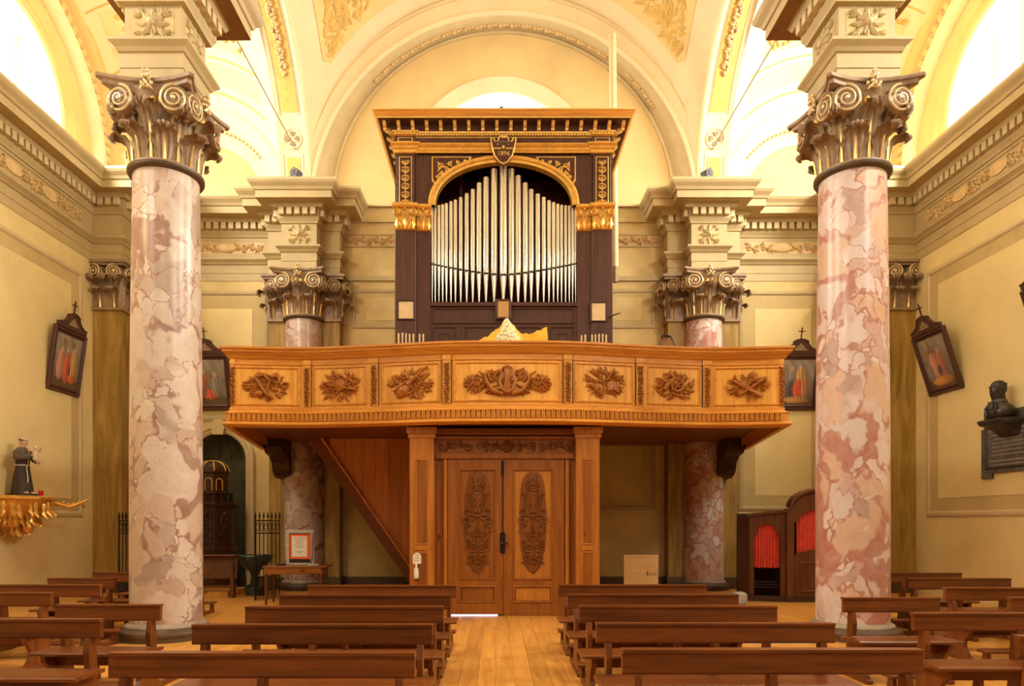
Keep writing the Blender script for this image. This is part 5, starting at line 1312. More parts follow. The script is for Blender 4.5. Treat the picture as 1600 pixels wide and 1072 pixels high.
def station(loc, rz, lean, figs, label, seed):
    W, H = 1.14, 1.42
    t = thing('station_picture', loc, label, 'picture', 'stations of the cross', (lean, 0, rz))
    O = (0, 0, 0)
    MB().box(-W/2+.03, W/2-.03, .0, .04, .03, H-.03).build('backboard', 'painted_frame', t, local=True)
    MB().frame((0, .03, 0), UX, UZ, NB, -W/2, W/2, 0, H, .085, .075).build('frame', 'painted_frame', t, local=True)
    MB().frame((0, .0, 0), UX, UZ, NB, -W/2+.085, W/2-.085, .085, H-.085, .05, .02).build('inner_moulding', 'painted_frame', t, local=True)
    cv = put('canvas', painting_mesh(W-.25, H-.25, FIGS[figs], seed, (.20, .17, .13)), t, (0, -.004, .125)); cv['label'] = 'dark painted scene of figures in red and ochre robes'
    half = [(.50, 0), (.50, .10), (.40, .115), (.28, .17), (.20, .26), (.185, .30), (.20, .315), (.12, .36), (0, .385)]
    out = [(u, H+v) for u, v in half]+[(-u, H+v) for u, v in reversed(half)][1:]
    cr = MB().prism(out, -.04, .02, 'y').build('crest', 'painted_frame', t, local=True)
    MB().loft([[(u, y, v+e) for u, v in out[1:-1]] for y, e in ((-.04, 0), (-.055, .008), (-.055, -.016))]).build('crest_edge', 'painted_frame', cr, local=True)
    mb = MB(); r = random.Random(seed)
    for k, (z, q) in enumerate(((.245, .03), (.20, .08), (.155, .12), (.11, .16))):
        u = -q
        while u < q: wv = r.uniform(.015, .04); mb.slab((0, -.041, H+z), UX, UZ, NB, u, min(u+wv, q), -.010, .010, .002); u += wv+.012
    mb.build('inscription', 'old_paper', cr, local=True)
    MB().box(-.013, .013, -.02, .005, H+.37, H+.66).box(-.085, .085, -.02, .005, H+.55, H+.576).build('cross', 'painted_frame', t, local=True)
    return t
station((-9.93, 15.33, 4.60), pi/2, .14, 'a', 'framed painting with crest and cross leaning from the left aisle wall', 1)
station((9.92, 15.34, 4.62), -pi/2, .31, 'b', 'framed painting with crest and cross leaning sharply from the right wall near the bust', 2)
station((9.92, 12.05, 4.62), -pi/2, .31, 'd', 'framed painting cut off by the right edge of the picture', 6)
station((-7.62, BY-.05, 4.62), 0, .24, 'c', 'framed painting on the back wall above the niche, behind the loft end', 3)
station((7.56, BY-.05, 4.62), 0, .24, 'd', 'framed painting on the back wall above the confessional', 4)

# ================================================================ niche with the baptismal font
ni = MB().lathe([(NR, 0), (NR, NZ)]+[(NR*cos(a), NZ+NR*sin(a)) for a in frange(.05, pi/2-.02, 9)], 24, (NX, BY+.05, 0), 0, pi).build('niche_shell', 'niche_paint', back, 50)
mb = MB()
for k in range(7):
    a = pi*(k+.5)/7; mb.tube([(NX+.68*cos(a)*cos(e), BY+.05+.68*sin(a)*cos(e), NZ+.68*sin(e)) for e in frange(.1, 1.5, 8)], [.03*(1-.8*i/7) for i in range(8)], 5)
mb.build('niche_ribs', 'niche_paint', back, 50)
def nar(r, y): return [(NX+r, y, 0)]+[(NX+r*cos(pi*k/24), y, NZ+r*sin(pi*k/24)) for k in range(25)]+[(NX-r, y, 0)]
MB().loft([nar(NR-.01, BY+.05), nar(NR-.01, BY-.04), nar(NR+.05, BY-.07), nar(NR+.09, BY-.05), nar(NR+.12, BY-.09), nar(NR+.20, BY-.09), nar(NR+.24, BY-.03), nar(NR+.25, BY)]).build('niche_archivolt', 'stone_trim_light', back, 40)
MB().prism([(NX-.14, NZ+NR-.06), (NX+.14, NZ+NR-.06), (NX+.2, NZ+NR+.24), (NX+.06, NZ+NR+.34), (NX-.06, NZ+NR+.34), (NX-.2, NZ+NR+.24)], BY-.16, BY-.02, 'y').build('keystone', 'stone_trim_light', back)
font = thing('baptismal_font', (-7.36, 17.35, 0), 'dark carved wooden font with domed lantern standing before the niche', 'font')
def octa(r, z, n=8): return [(-7.36+r*cos(2*pi*(k+.5)/n), 17.28+r*sin(2*pi*(k+.5)/n)*.8, z) for k in range(n)]
MB().loft([octa(.58, .0), octa(.58, .7), octa(.52, .86), octa(.60, .94), octa(.62, 1.0), octa(.62, 1.1)], closed=True, cap=True).build('foot', 'wood_dark', font)
MB().loft([octa(.58, 1.1), octa(.58, 2.08)], closed=True, cap=True).build('drum', 'wood_dark', font)
MB().loft([octa(.60, 2.06), octa(.66, 2.12), octa(.69, 2.16), octa(.69, 2.20)], closed=True, cap=True).build('cornice', 'wood_dark', font)
for k in range(3):
    a0 = 2*pi*(k+4.5)/8; a1 = 2*pi*(k+5.5)/8
    p0 = Vector((-7.36+.58*cos(a0), 17.28+.58*sin(a0)*.8, 0)); p1 = Vector((-7.36+.58*cos(a1), 17.28+.58*sin(a1)*.8, 0)); u = (p1-p0); Lx = u.length; u.normalize(); nn = Vector((u.y, -u.x, 0))
    MB().frame(p0, u, UZ, nn, .05, Lx-.05, 1.16, 2.02, .03, .02).build('panel_moulding', 'wood_dark', font)
    R = Relief(lambda a, b_, w, p0=p0, u=u, nn=nn, Lx=Lx: p0+u*(Lx/2+a)+nn*w+Vector((0, 0, 1.6+b_)))
    for q in range(3): R.scroll(0, .24-.24*q, .10, 1.3, q, 1 if q % 2 else -1, .016, .02); R.leaf(0, .24-.24*q, 1.0+q, .18, .04, .04); R.leaf(0, .24-.24*q, 4.2+q, .18, .04, .04)
    R.mb.build('panel_carving', 'wood_dark', font, 50)
for k in range(16):
    a = 2*pi*k/16; MB().lathe([(.018, 2.22), (.026, 2.28), (.014, 2.36), (.02, 2.42)], 8, (-7.36+.46*cos(a), 17.28+.37*sin(a), 0)).build('baluster', 'wood_dark', font, 50)
MB().loft([octa(.50, 2.42), octa(.50, 2.46)], closed=True, cap=True).build('balustrade_rail', 'wood_dark', font)
MB().loft([octa(.36, 2.2), octa(.36, 2.92), octa(.40, 2.95), octa(.40, 2.99)], closed=True, cap=True).build('lantern', 'wood_dark', font)
for k in range(3):
    a0 = 2*pi*(k+4.5)/8; a1 = 2*pi*(k+5.5)/8
    p0 = Vector((-7.36+.36*cos(a0), 17.28+.36*sin(a0)*.8, 0)); p1 = Vector((-7.36+.36*cos(a1), 17.28+.36*sin(a1)*.8, 0)); u = (p1-p0); Lx = u.length; u.normalize(); nn = Vector((u.y, -u.x, 0)); w2 = Lx/2-.05
    pts = [(-w2, 2.50), (-w2, 2.72)]+[(w2*-cos(pi*q/8), 2.72+w2*sin(pi*q/8)) for q in range(1, 8)]+[(w2, 2.72), (w2, 2.50)]
    MB().tube([p0+u*(Lx/2+a)+nn*.008+Vector((0, 0, z)) for a, z in pts], .013, 6).build('gilt_arch', 'gilt_paint', font, 60)
MB().loft([octa(.39*cos(e), 2.99+.26*sin(e)) for e in frange(0, 1.35, 6)], closed=True, cap=True).build('dome', 'wood_dark', font)
for k in range(8):
    a = 2*pi*(k+.5)/8; MB().tube([(-7.36+.40*cos(e)*cos(a), 17.28+.32*cos(e)*sin(a), 2.99+.27*sin(e)) for e in frange(0, 1.45, 6)], .014, 6).build('gilt_rib', 'gilt_paint', font, 60)
plat = thing('chapel_step', (-6.6, 15.6, 0), 'low wooden platform before the font niche', 'platform')
for k in range(6): MB().bbox(-8.2, -6.3, 15.55+.2*k, 15.745+.2*k, 0, .12, .006).build('board', 'wood_floor', plat)
kn = thing('kneeling_desk', (-6.6, 15.3, 0), 'reddish wooden kneeling desk standing before the font', 'kneeler')
xa, xb = XP(300, 15.5)-.3, XP(372, 15.5)
MB().prism([(15.55, .95), (15.48, .95), (15.40, .44), (15.44, .42)], xa, xb, 'x').build('front_panel', 'wood_confessional', kn)
for x in (xa+.06, xb-.1): MB().box(x-.04, x+.04, 15.38, 15.52, 0, .80).build('leg', 'wood_confessional', kn)
MB().box(xa, xb, 15.44, 15.5, .22, .28).build('stretcher', 'wood_confessional', kn)
MB().bbox(xa, xb, 15.30, 15.54, .94, .975, .008).build('shelf', 'wood_confessional', kn)
st_ = thing('holy_water_stoup', (XP(398, 16.0), 16.0, 0), 'dark green marble stoup on a pedestal behind the iron railing', 'stoup')
MB().lathe([(.22, 0), (.22, .2), (.10, .26), (.08, .45), (.11, .55), (.20, .62), (.38, .80), (.42, .92), (.40, .94), (.34, .88), (.1, .80)], 24, (XP(398, 16.0), 16.0, 0)).build('bowl', 'green_marble', st_, 40)
# ---- iron railings of the chapel
def railing(p0, p1, label, n=7):
    p0, p1 = Vector(p0), Vector(p1); t = thing('iron_railing', p0, label, 'railing'); b = p0.z
    for k in range(n):
        p = p0+(p1-p0)*k/(n-1); r = .022 if k == 0 else .011
        MB().tube([(p.x, p.y, b), (p.x, p.y, 1.80)], r, 6).build('bar', 'iron', t, 60)
        MB().lathe([(.006, 1.78), (.026, 1.83), (.004, 1.94)], 6, (p.x, p.y, 0)).build('spear_tip', 'iron', t)
        if k < n-1:
            q = p0+(p1-p0)*(k+.5)/(n-1); d = (p1-p0)/(n-1)
            MB().tube([q-d*.45+Vector((0, 0, 1.60-b)), q+Vector((0, 0, 1.50-b)), q+d*.45+Vector((0, 0, 1.60-b)), q+Vector((0, 0, 1.70-b)), q-d*.45+Vector((0, 0, 1.60-b))], .009, 5).build('scroll', 'iron', t, 60)
            MB().tube([(q.x, q.y, b), (q.x, q.y, .5)], .008, 5).build('short_bar', 'iron', t, 60)
    for z in (1.74, 1.46, .5, .2): MB().tube([(p0.x, p0.y, z), (p1.x, p1.y, z)], .013, 6).build('rail', 'iron', t, 60)
railing((XP(399, 14.9), 14.9, 0), (XP(428, 15.1), 15.5, 0), 'black iron railing with spear tips to the right of the font')
railing((XP(186, 14.9), 14.9, 0), (XP(207, 15.2), 15.5, 0), 'black iron railing with spear tips left of the free column')
# ---- table with the poster
tb = thing('side_table', (-4.35, 14.3, 0), 'small wooden table with a drawer by the left engaged column', 'table')
xa, xb = XP(411, 14.05), XP(511, 14.05)
MB().bbox(xa, xb, 14.0, 14.62, .775, .80, .006).build('table_top', 'wood_table', tb)
MB().box(xa+.04, xb-.10, 14.03, 14.58, .64, .775).build('apron', 'wood_table', tb)
dr_ = MB().bbox(xa+.50, xb-.12, 14.015, 14.03, .655, .765, .004).build('drawer', 'wood_table', tb); MB().tube([(xa+.78, 14.005, .71), (xa+.87, 14.005, .71)], .008, 6).build('drawer_pull', 'iron', dr_)
for x in (xa+.06, xb-.13):
    for y in (14.06, 14.54): MB().loft([[(x-r, y-r, z), (x+r, y-r, z), (x+r, y+r, z), (x-r, y+r, z)] for r, z in ((.016, 0), (.026, .64))], closed=True, cap=True).build('leg', 'wood_confessional', tb)
ps = thing('poster_board', (XP(468, 14.3), 14.3, .80), 'silver framed board with an orange bordered notice on the small table', 'poster')
d = 14.3; x0, x1, z0, z1 = XP(446.5, d), XP(490.5, d), .802, ZP(828, d)
MB().bbox(x0, x1, d, d+.04, z0, z1, .01).build('silver_board', 'silver_board', ps)
X = lambda px: XP(px, d); Z = lambda py: ZP(py, d)
MB().box(X(452.3), X(485), d-.012, d, Z(879), Z(833.3)).build('black_panel', 'black', ps)
MB().box(X(453.5), X(485), d-.018, d-.012, Z(873.5), Z(835)).build('orange_border', 'orange_card', ps)
MB().box(X(456.5), X(480.2), d-.022, d-.018, Z(870), Z(838)).build('white_sheet', 'white_paper', ps)
mb = MB(); r = random.Random(9)
for k, (py, q) in enumerate(((840.5, .8), (843.5, .6), (846, .5), (849, .55), (852, .6), (855, .5), (862, .55), (864, .3))):
    xm = X(468); hw2 = (X(480)-X(457))/2*q; mb.slab((xm, d-.0222, Z(py)), UX, UZ, NB, -hw2, hw2, -.004, .004, .001)
mb.build('print', 'robe_cape', ps)
MB().tube([(X(490), d-.02, Z(833)), (X(489), d-.03, Z(870)), (X(486), d-.03, Z(884))], .008, 6).build('cable', 'black', ps, 60)
MB().bbox(X(483), X(499), d-.1, d+.02, .802, .83, .01).build('power_supply', 'bottle_plastic', ps)
bx_ = MB().bbox(X(434), X(445), d-.1, d+.1, .80, .84, .006).build('black_tray', 'black', None); tag(bx_, 'small flat black box lying on the small table left of the poster', 'box')
# ---- plan board right of the door
pb = thing('plan_board', (XP(1001, 12.9), 12.9, 0), 'buff board with a church floor plan right of the door', 'sign'); d = 12.9
X = lambda px: XP(px, d); Z = lambda py: ZP(py, d)
MB().box(X(975), X(1028.5), d, d+.02, .40, Z(867)).build('board', 'plan_paper', pb)
for x in (X(982), X(1020)): MB().box(x-.02, x+.02, d+.02, d+.06, 0, .95).build('leg', 'wood_confessional', pb)
mb = MB()
def line(a, b_, c, e, w_=.0022):
    x0, x1 = sorted((X(a), X(c))); z0, z1 = sorted((Z(b_), Z(e))); mb.box(x0-w_, x1+w_, d-.002, d, z0-w_, z1+w_)
for a in ((978, 896.5, 1001, 896.5), (978.5, 896.5, 978.5, 906.5), (978, 906.5, 1000, 906.5), (1001, 896.5, 1001, 898), (1001, 898, 1008, 898), (1008, 898, 1008, 903.5), (1001, 903.5, 1008, 903.5), (1001, 903.5, 1001, 906.5), (979, 903, 983, 903), (983, 903, 983, 907),
          (984, 880, 998, 880), (984, 880, 984, 887), (984, 887, 998, 887), (998, 880, 998, 896), (986, 887, 986, 896), (1001, 880.5, 1022, 880.5), (1006, 884, 1022, 884)): line(*a)
line(977, 870.3, 1024, 870.3, .006); line(996, 872.3, 1006, 872.3, .004); line(1012, 896, 1024.5, 898, .02); line(1011.5, 890.5, 1011.5, 898, .008); line(1001.5, 883.5, 1002.5, 884.5, .006)
mb.build('plan_drawing', 'paint_line', pb)
# ---- hand sanitiser on the left pillar
sn = thing('sanitiser_dispenser', (XP(651.5, 12.2), 12.2, ZP(906, 12.2)), 'white hand sanitiser bottle and sign on the left porch pillar', 'dispenser'); d = 12.23
X = lambda px: XP(px, d); Z = lambda py: ZP(py, d)
w2 = (X(657.8)-X(645))/2; xm = X(651.4); zt, zb = Z(864), Z(881.2)
pts = [(-w2, zb+.01), (-w2+.01, zb), (w2-.01, zb), (w2, zb+.01), (w2, zt-.06), (w2-.02, zt-.02), (w2-.05, zt), (-w2+.05, zt), (-w2+.02, zt-.02), (-w2, zt-.06)]
MB().prism([(xm+u, z) for u, z in pts], d, d+.045, 'y').build('sign_plate', 'white_paper', sn)
mb = MB()
for py, q in ((867, .5), (870, .4), (872.6, .65), (875.5, .75)): mb.slab((xm, d, Z(py)), UX, UZ, NB, -w2*q, w2*q, -.004, .004, .001)
mb.build('print', 'capital_stone', sn)
xb_ = X(650.5); MB().lathe([(.042, 0), (.045, .01), (.045, .15), (.03, .18), (.018, .19), (.018, .22)], 14, (xb_, d-.02, Z(903))).build('bottle', 'bottle_plastic', sn, 40)
MB().lathe([(.012, .20), (.026, .22), (.01, .27), (.008, .29)], 10, (xb_, d-.02, Z(903))).build('pump', 'white_paper', sn, 40)
MB().lathe([(.046, .03), (.046, .13)], 14, (xb_, d-.02, Z(903)), cap=False).build('label', 'white_paper', sn, 40)
MB().box(xb_-.06, xb_+.06, d-.075, d+.05, Z(903)-.015, Z(903)).build('holder', 'steel', sn)
# ================================================================ confessional
cf = thing('confessional', (6.2, 15.0, 0), 'dark wooden confessional with red curtains behind the right free column', 'confessional')
cxm = 6.72; yF = 14.62
def wing(s):
    # plan: slanting front of the side compartment
    xi, xo = cxm+s*.72, cxm+s*1.42; yi, yo = yF+.02, yF+.20
    u = Vector((xo-xi, yo-yi, 0)); L = u.length; u.normalize(); nn = Vector((u.y, -u.x, 0))*(1 if s > 0 else -1); O = Vector((xi, yi, 0))
    pts_top = [(0, 1.98), (L*.5, 1.95), (L, 1.86)]
    # open arch surround: posts, top board with scalloped arch, base
    def prism3(poly, a, b_):
        n = len(poly); vs = [O+u*p+nn*a+Vector((0, 0, z)) for p, z in poly]+[O+u*p+nn*b_+Vector((0, 0, z)) for p, z in poly]
        return MB().add(vs, [tuple(range(n)), tuple(range(2*n-1, n-1, -1))]+[(i, i+n, (i+1) % n+n, (i+1) % n) for i in range(n)])
    prism3([(0, 0), (.10, 0), (.10, 1.9), (0, 1.9)], -.05, .03).build('post', 'wood_confessional', cf)
    prism3([(L-.09, 0), (L, 0), (L, 1.8), (L-.09, 1.8)], -.05, .03).build('post', 'wood_confessional', cf)
    a0, a1 = .10, L-.09; m_ = (a0+a1)/2; hw2 = (a1-a0)/2
    arc_ = [(a0, 1.42), (a0+.05, 1.44), (a0+.07, 1.50)]+[(m_-(hw2-.07)*cos(pi*k/10), 1.50+.17*sin(pi*k/10)) for k in range(1, 10)]+[(a1-.07, 1.50), (a1-.05, 1.44), (a1, 1.42)]
    prism3([(0, 1.92)]+[(a0-.0, 1.92)]+[(L, 1.84)]+[(L, 1.42)]+list(reversed(arc_))+[(0, 1.42)], -.03, .02).build('arched_head', 'wood_confessional', cf)
    prism3([(-.03, 1.92), (L+.05, 1.83), (L+.05, 1.89), (-.03, 1.98)], -.08, .08).build('cornice', 'wood_confessional', cf)
    prism3([(0, 0), (L, 0), (L, .12), (0, .12)], -.06, .07).build('plinth', 'wood_dark', cf)
    rows = []
    for z in frange(.72, 1.66, 6):
        rows.append([O+u*(a0+(a1-a0)*i/60)+nn*(-.05+.022*sin(i*.95)*(1-.3*(z-.7)))+Vector((0, 0, z+(.01*sin(i*.5) if z < .75 else 0))) for i in range(61)])
    cu = MB().loft(rows).build('red_curtain', 'red_cloth', cf, 60); cu['label'] = 'red pleated curtain'
    for z in (.28, .34, .40): prism3([(a0, z), (a1, z), (a1, z+.02), (a0, z+.02)], -.2, -.17).build('kneeler_slat', 'wood_dark', cf)
    # outer side wall and inside back
    q = O+u*L; MB().box(min(q.x, q.x-s*.04), max(q.x, q.x-s*.04), q.y, 15.6, 0, 1.84).build('side_wall', 'wood_confessional', cf)
wing(-1); wing(1)
MB().box(cxm-1.42, cxm+1.42, 15.56, 15.6, 0, 1.9).build('back_wall', 'wood_dark', cf)
for s in (-1, 1):
    x0, x1 = sorted((cxm+s*.72, cxm+s*.56)); MB().bbox(x0, x1, yF-.06, yF+.1, 0, 2.0, .012).build('pilaster', 'wood_confessional', cf)
    x0, x1 = sorted((cxm+s*.74, cxm+s*.70)); MB().box(x0, x1, yF, 15.56, 0, 1.9).build('partition', 'wood_dark', cf)
def arcz(r, z0, k_=.62): return [(cxm+r*cos(pi*k/20), z0+r*k_*sin(pi*k/20)) for k in range(21)]
outer = arcz(.60, 1.98)+[]
MB().prism([(cxm+.56, 1.70)]+[(x, z) for x, z in arcz(.60, 1.98)]+[(cxm-.56, 1.70)]+list(reversed([(x, z) for x, z in arcz(.46, 1.70)])), yF-.03, yF+.02, 'y').build('arched_head', 'wood_confessional', cf)
MB().loft([[(x, y, z) for x, z in arcz(r, 1.98+e)] for r, e, y in ((.58, -.02, yF-.03), (.64, 0, yF-.10), (.67, .02, yF-.10), (.67, .05, yF+.1))]).build('cornice', 'wood_confessional', cf, 40)
MB().box(cxm-.56, cxm+.56, yF-.0, yF+.04, .1, .98).build('door', 'wood_confessional', cf)
MB().frame((cxm, yF, 0), UX, UZ, NB, -.42, .42, .2, .86, .05, .02).build('door_panel', 'wood_confessional', cf)
MB().prism([(cxm-.56, .96)]+[(cxm-.5+.1*k, 1.02+.10*sin(pi*k/10)) for k in range(11)]+[(cxm+.56, .96)], yF-.01, yF+.03, 'y').build('door_crest', 'wood_confessional', cf)
MB().box(cxm-.76, cxm+.76, yF-.08, yF+.05, 0, .12).build('plinth', 'wood_dark', cf)
rows = [[(cxm-.46+.92*i/70, yF+.05+.022*sin(i*.9), z if z < 1.9 else 1.70+.30*sqrt(max(0, 1-((i/35-1))**2))) for i in range(71)] for z in frange(1.0, 1.7, 4)+[2.0]]
cu = MB().loft(rows).build('red_curtain', 'red_cloth', cf, 60); cu['label'] = 'red pleated curtain of the middle compartment'
# ================================================================ statue of a friar on a gilt bracket (left wall)
SY_ = 13.62
bk = thing('gilt_bracket', (-9.5, SY_, 1.5), 'carved and gilded wall bracket under the friar statue', 'bracket')
pts = [(-9.94, SY_-.72), (-9.35, SY_-.60), (-9.12, SY_-.25), (-9.12, SY_+.25), (-9.35, SY_+.60), (-9.94, SY_+.72)]
MB().loft([[(x+(x+9.94)*k, y+(y-SY_)*k, z) for x, y in pts] for k, z in ((-.06, 2.14), (0, 2.16), (0, 2.20), (-.05, 2.225))], closed=True, cap=True).build('shelf', 'gilt', bk)
mb = MB(); r = random.Random(12)
mb.loft([[(-9.94+(x+9.94)*k, SY_+(y-SY_)*k, z) for x, y in pts] for k, z in ((.94, 2.15), (.86, 2.02), (.66, 1.88), (.42, 1.70), (.14, 1.50))], closed=True, cap=True); core = mb.build('core', 'gilt', bk, 40)
for k in range(48):
    row = k//16; a = -pi/2+pi*(k % 16+.5)/16+r.uniform(-.06, .06); rr = .76-.24*row+r.uniform(-.03, .03); z = 2.12-.18*row+r.uniform(-.05, .02)
    c = Vector((-9.94+rr*cos(a), SY_+rr*.9*sin(a), z)); d_ = Vector((cos(a), sin(a), 0)); e = Vector((-sin(a), cos(a), 0)); mb = MB()
    cs = []
    for t, ww, o in ((0, .03, 0), (.25, .06, .03), (.5, .035, .05), (.7, .055, .07), (.88, .03, .13), (1.0, .012, .17)):
        p = c-Vector((0, 0, .30*t))-d_*(.10*t)+d_*o; cs.append([p-e*ww, p+d_*.03, p+e*ww])
    mb.loft(cs).build('gilt_leaf', 'gilt', bk, 50)
for q in (-.3, 0, .3, .5):
    mb = MB(); mb.ball((-9.55-abs(q)*.3, SY_+q, 1.72-.12*(q == 0)), .10, .10, .12, 8, 6); mb.build('gilt_scroll', 'gilt', bk, 50)
MB().ball((-9.80, SY_, 1.52), .09, .09, .10, 8, 6).build('gilt_drop', 'gilt', bk, 50)
arm = MB().tube([(-9.3, SY_+.35, 2.12), (-9.1, SY_+.60, 2.02), (-8.95, SY_+.75, 2.10), (-8.85, SY_+.95, 2.22)], [.03, .035, .03, .012], 8)
for k in range(7): arm.ball((-9.3+.06*k, SY_+.4+.075*k, 2.06+.02*(k % 3)), .045, .05, .05, 6, 4)
arm.build('candle_arm', 'gilt', bk, 50)
cd_ = thing('votive_light', (XP(64, 13.75), 13.75, 2.226), 'small red glass votive light on the gilt bracket', 'candle')
p = (XP(64, 13.75), 13.75, 2.232)
MB().lathe([(.035, 0), (.04, .02), (.045, .11), (.04, .11), (.035, .03)], 14, p).build('glass', 'glass_red', cd_, 40)
MB().lathe([(.05, -.006), (.05, -.003), (.04, .0), (.04, .004)], 12, p).build('cup', 'gilt', cd_, 40)
sa = thing('friar_statue', (-9.64, SY_, 2.225), 'painted statue of a friar in brown habit with white cord holding a child', 'statue', None, (0, 0, pi/2-.25))
def ringe(cx, cy, rx, ry, z, n=28, fold=0, ph=0): return [(cx+(rx*(1+fold*sin(7*2*pi*i/n+ph)))*cos(2*pi*i/n), cy+(ry*(1+fold*sin(7*2*pi*i/n+ph)))*sin(2*pi*i/n), z) for i in range(n)]
MB().bbox(-.18, .18, -.20, .20, 0, .05, .01).build('plinth', 'robe', sa, local=True)
body = [ringe(0, .02, .185, .19, .05, fold=.10), ringe(0, .02, .17, .175, .20, fold=.09), ringe(0, .02, .145, .15, .40, fold=.07), ringe(0, .01, .125, .125, .56, fold=.03), ringe(0, .005, .12, .115, .64, fold=.01), ringe(0, 0, .135, .12, .74), ringe(0, 0, .155, .12, .84), ringe(0, .005, .15, .105, .90), ringe(0, .01, .09, .075, .955), ringe(0, .0, .048, .048, .975),
        ringe(0, -.005, .045, .045, 1.0), ringe(0, -.015, .058, .065, 1.03), ringe(0, -.02, .066, .078, 1.075), ringe(0, -.018, .064, .076, 1.12), ringe(0, -.012, .045, .055, 1.16), ringe(0, -.01, .012, .015, 1.178)]
bm_ = MB().loft(body, closed=True, cap=True); me = bm_.mesh('body', 'robe', 60); me.materials.append(MT['skin'])
for pgon in me.polygons:
    if pgon.center.z > .965: pgon.material_index = 1
put('body', me, sa, (0, 0, 0))
MB().loft([ringe(0, .0, .175, .145, .74, fold=.03), ringe(0, 0, .172, .138, .82), ringe(0, .005, .158, .118, .90), ringe(0, .01, .10, .085, .955), ringe(0, .01, .075, .07, .975)], closed=True).build('cape', 'robe_cape', sa, 60, local=True)
mb = MB(); 
for i in range(20):
    a = 2*pi*i/20; mb.ball((.058*cos(a), -.012+.068*sin(a), 1.125-(.018 if sin(a) < 0 else -.0)), .02, .02, .022, 6, 4)
mb.build('tonsure_hair', 'hair', sa, 60, local=True)
MB().ball((0, -.10, 1.075), .012, .018, .02, 6, 4).build('nose', 'skin', sa, 60, local=True)
for x in (-.025, .025): MB().ball((x, -.088, 1.095), .008, .006, .006, 6, 4).build('eye', 'hair', sa, 60, local=True)
MB().ball((0, -.088, 1.048), .018, .008, .006, 8, 4).build('mouth', 'red_cloth', sa, 60, local=True)
MB().tube([(.15, .0, .86), (.20, -.06, .74), (.15, -.19, .70), (.06, -.24, .70)], [.055, .06, .055, .035], 10).build('sleeve', 'robe_cape', sa, 60, local=True)
MB().tube([(-.15, .0, .86), (-.19, -.08, .75), (-.12, -.20, .76), (-.04, -.25, .80)], [.055, .06, .055, .035], 10).build('sleeve', 'robe_cape', sa, 60, local=True)
for x, z in ((.05, .70), (-.03, .81)):
    mb = MB().ball((x, -.255, z), .026, .03, .018, 8, 6)
    for q in range(4): mb.tube([(x-.02+.013*q, -.27, z), (x-.022+.014*q, -.295, z-.004), (x-.02+.012*q, -.31, z-.016)], [.007, .0065, .005], 5)
    mb.tube([(x+.022, -.255, z+.008), (x+.034, -.275, z+.018)], [.008, .006], 5); mb.build('hand', 'skin', sa, 60, local=True)
# the child on his arm
ch_ = [ringe(.03, -.29, .05, .045, .715, 14), ringe(.03, -.285, .058, .05, .76, 14), ringe(.03, -.28, .05, .042, .84, 14), ringe(.03, -.28, .055, .04, .89, 14), ringe(.03, -.28, .022, .022, .915, 14), ringe(.03, -.285, .038, .04, .945, 14), ringe(.03, -.285, .04, .043, .975, 14), ringe(.03, -.28, .018, .02, 1.008, 14)]
MB().loft(ch_, closed=True, cap=True).build('child', 'cord', sa, 60, local=True)
MB().tube([(-.02, -.28, .885), (-.05, -.22, .90), (-.04, -.14, .93)], [.016, .015, .010], 6).build('child_arm', 'skin', sa, 60, local=True)
MB().tube([(.08, -.28, .885), (.11, -.32, .92), (.10, -.34, .97)], [.016, .015, .010], 6).build('child_arm', 'skin', sa, 60, local=True)
for x in (.01, .06): MB().tube([(x, -.31, .735), (x, -.36, .70), (x, -.345, .63)], [.022, .02, .012], 6).build('child_leg', 'skin', sa, 60, local=True)
MB().tube([(.128*cos(a), .005+.122*sin(a), .615) for a in frange(0, 2*pi, 25)], .011, 6).build('cord_belt', 'cord', sa, 60, local=True)
MB().tube([(-.03, -.135, .62), (-.04, -.15, .5), (-.03, -.165, .36), (-.045, -.175, .27)], .011, 6).build('cord_end', 'cord', sa, 60, local=True)
MB().tube([(.02, -.135, .96), (.01, -.14, .8), (0, -.135, .63)], .009, 6).build('cord_end', 'cord', sa, 60, local=True)
for x in (-.07, .07): MB().ball((x, -.17, .065), .035, .07, .025, 8, 5).build('foot', 'skin', sa, 60, local=True)
# ================================================================ memorial plaque and bust (right wall)
pq = thing('memorial_plaque', (9.94, 13.4, 2.6), 'dark slate memorial plaque with inscription under the bust', 'plaque')
O, U, V, Nn = Vector((9.94, 0, 0)), Vector((0, -1, 0)), Vector((0, 0, 1)), Vector((-1, 0, 0))
y1 = -14.2; y0 = -12.75
def pq_prism(poly, dp):
    n = len(poly); vs = [O+U*(a)+V*b_ for a, b_ in poly]+[O+U*a+V*b_+Nn*dp for a, b_ in poly]
    return MB().add(vs, [tuple(range(n)), tuple(range(2*n-1, n-1, -1))]+[(i, i+n, (i+1) % n+n, (i+1) % n) for i in range(n)])
ua, ub = -14.2, -12.75
pq_prism([(ua, 2.60), (ua+.30, 2.60), (ua+.30, 2.70), (ub-.30, 2.70), (ub-.30, 2.60), (ub, 2.60), (ub, 3.62), (ub-.08, 3.62), (ub-.08, 3.92), (ua+.08, 3.92), (ua+.08, 3.62), (ua, 3.62)], .05).build('slab', 'slate', pq)
MB().frame(O+Nn*.05, U, V, Nn, ua+.12, ub-.12, 2.78, 3.66, .05, .02).build('border', 'bronze_dark', pq)
r = random.Random(3)
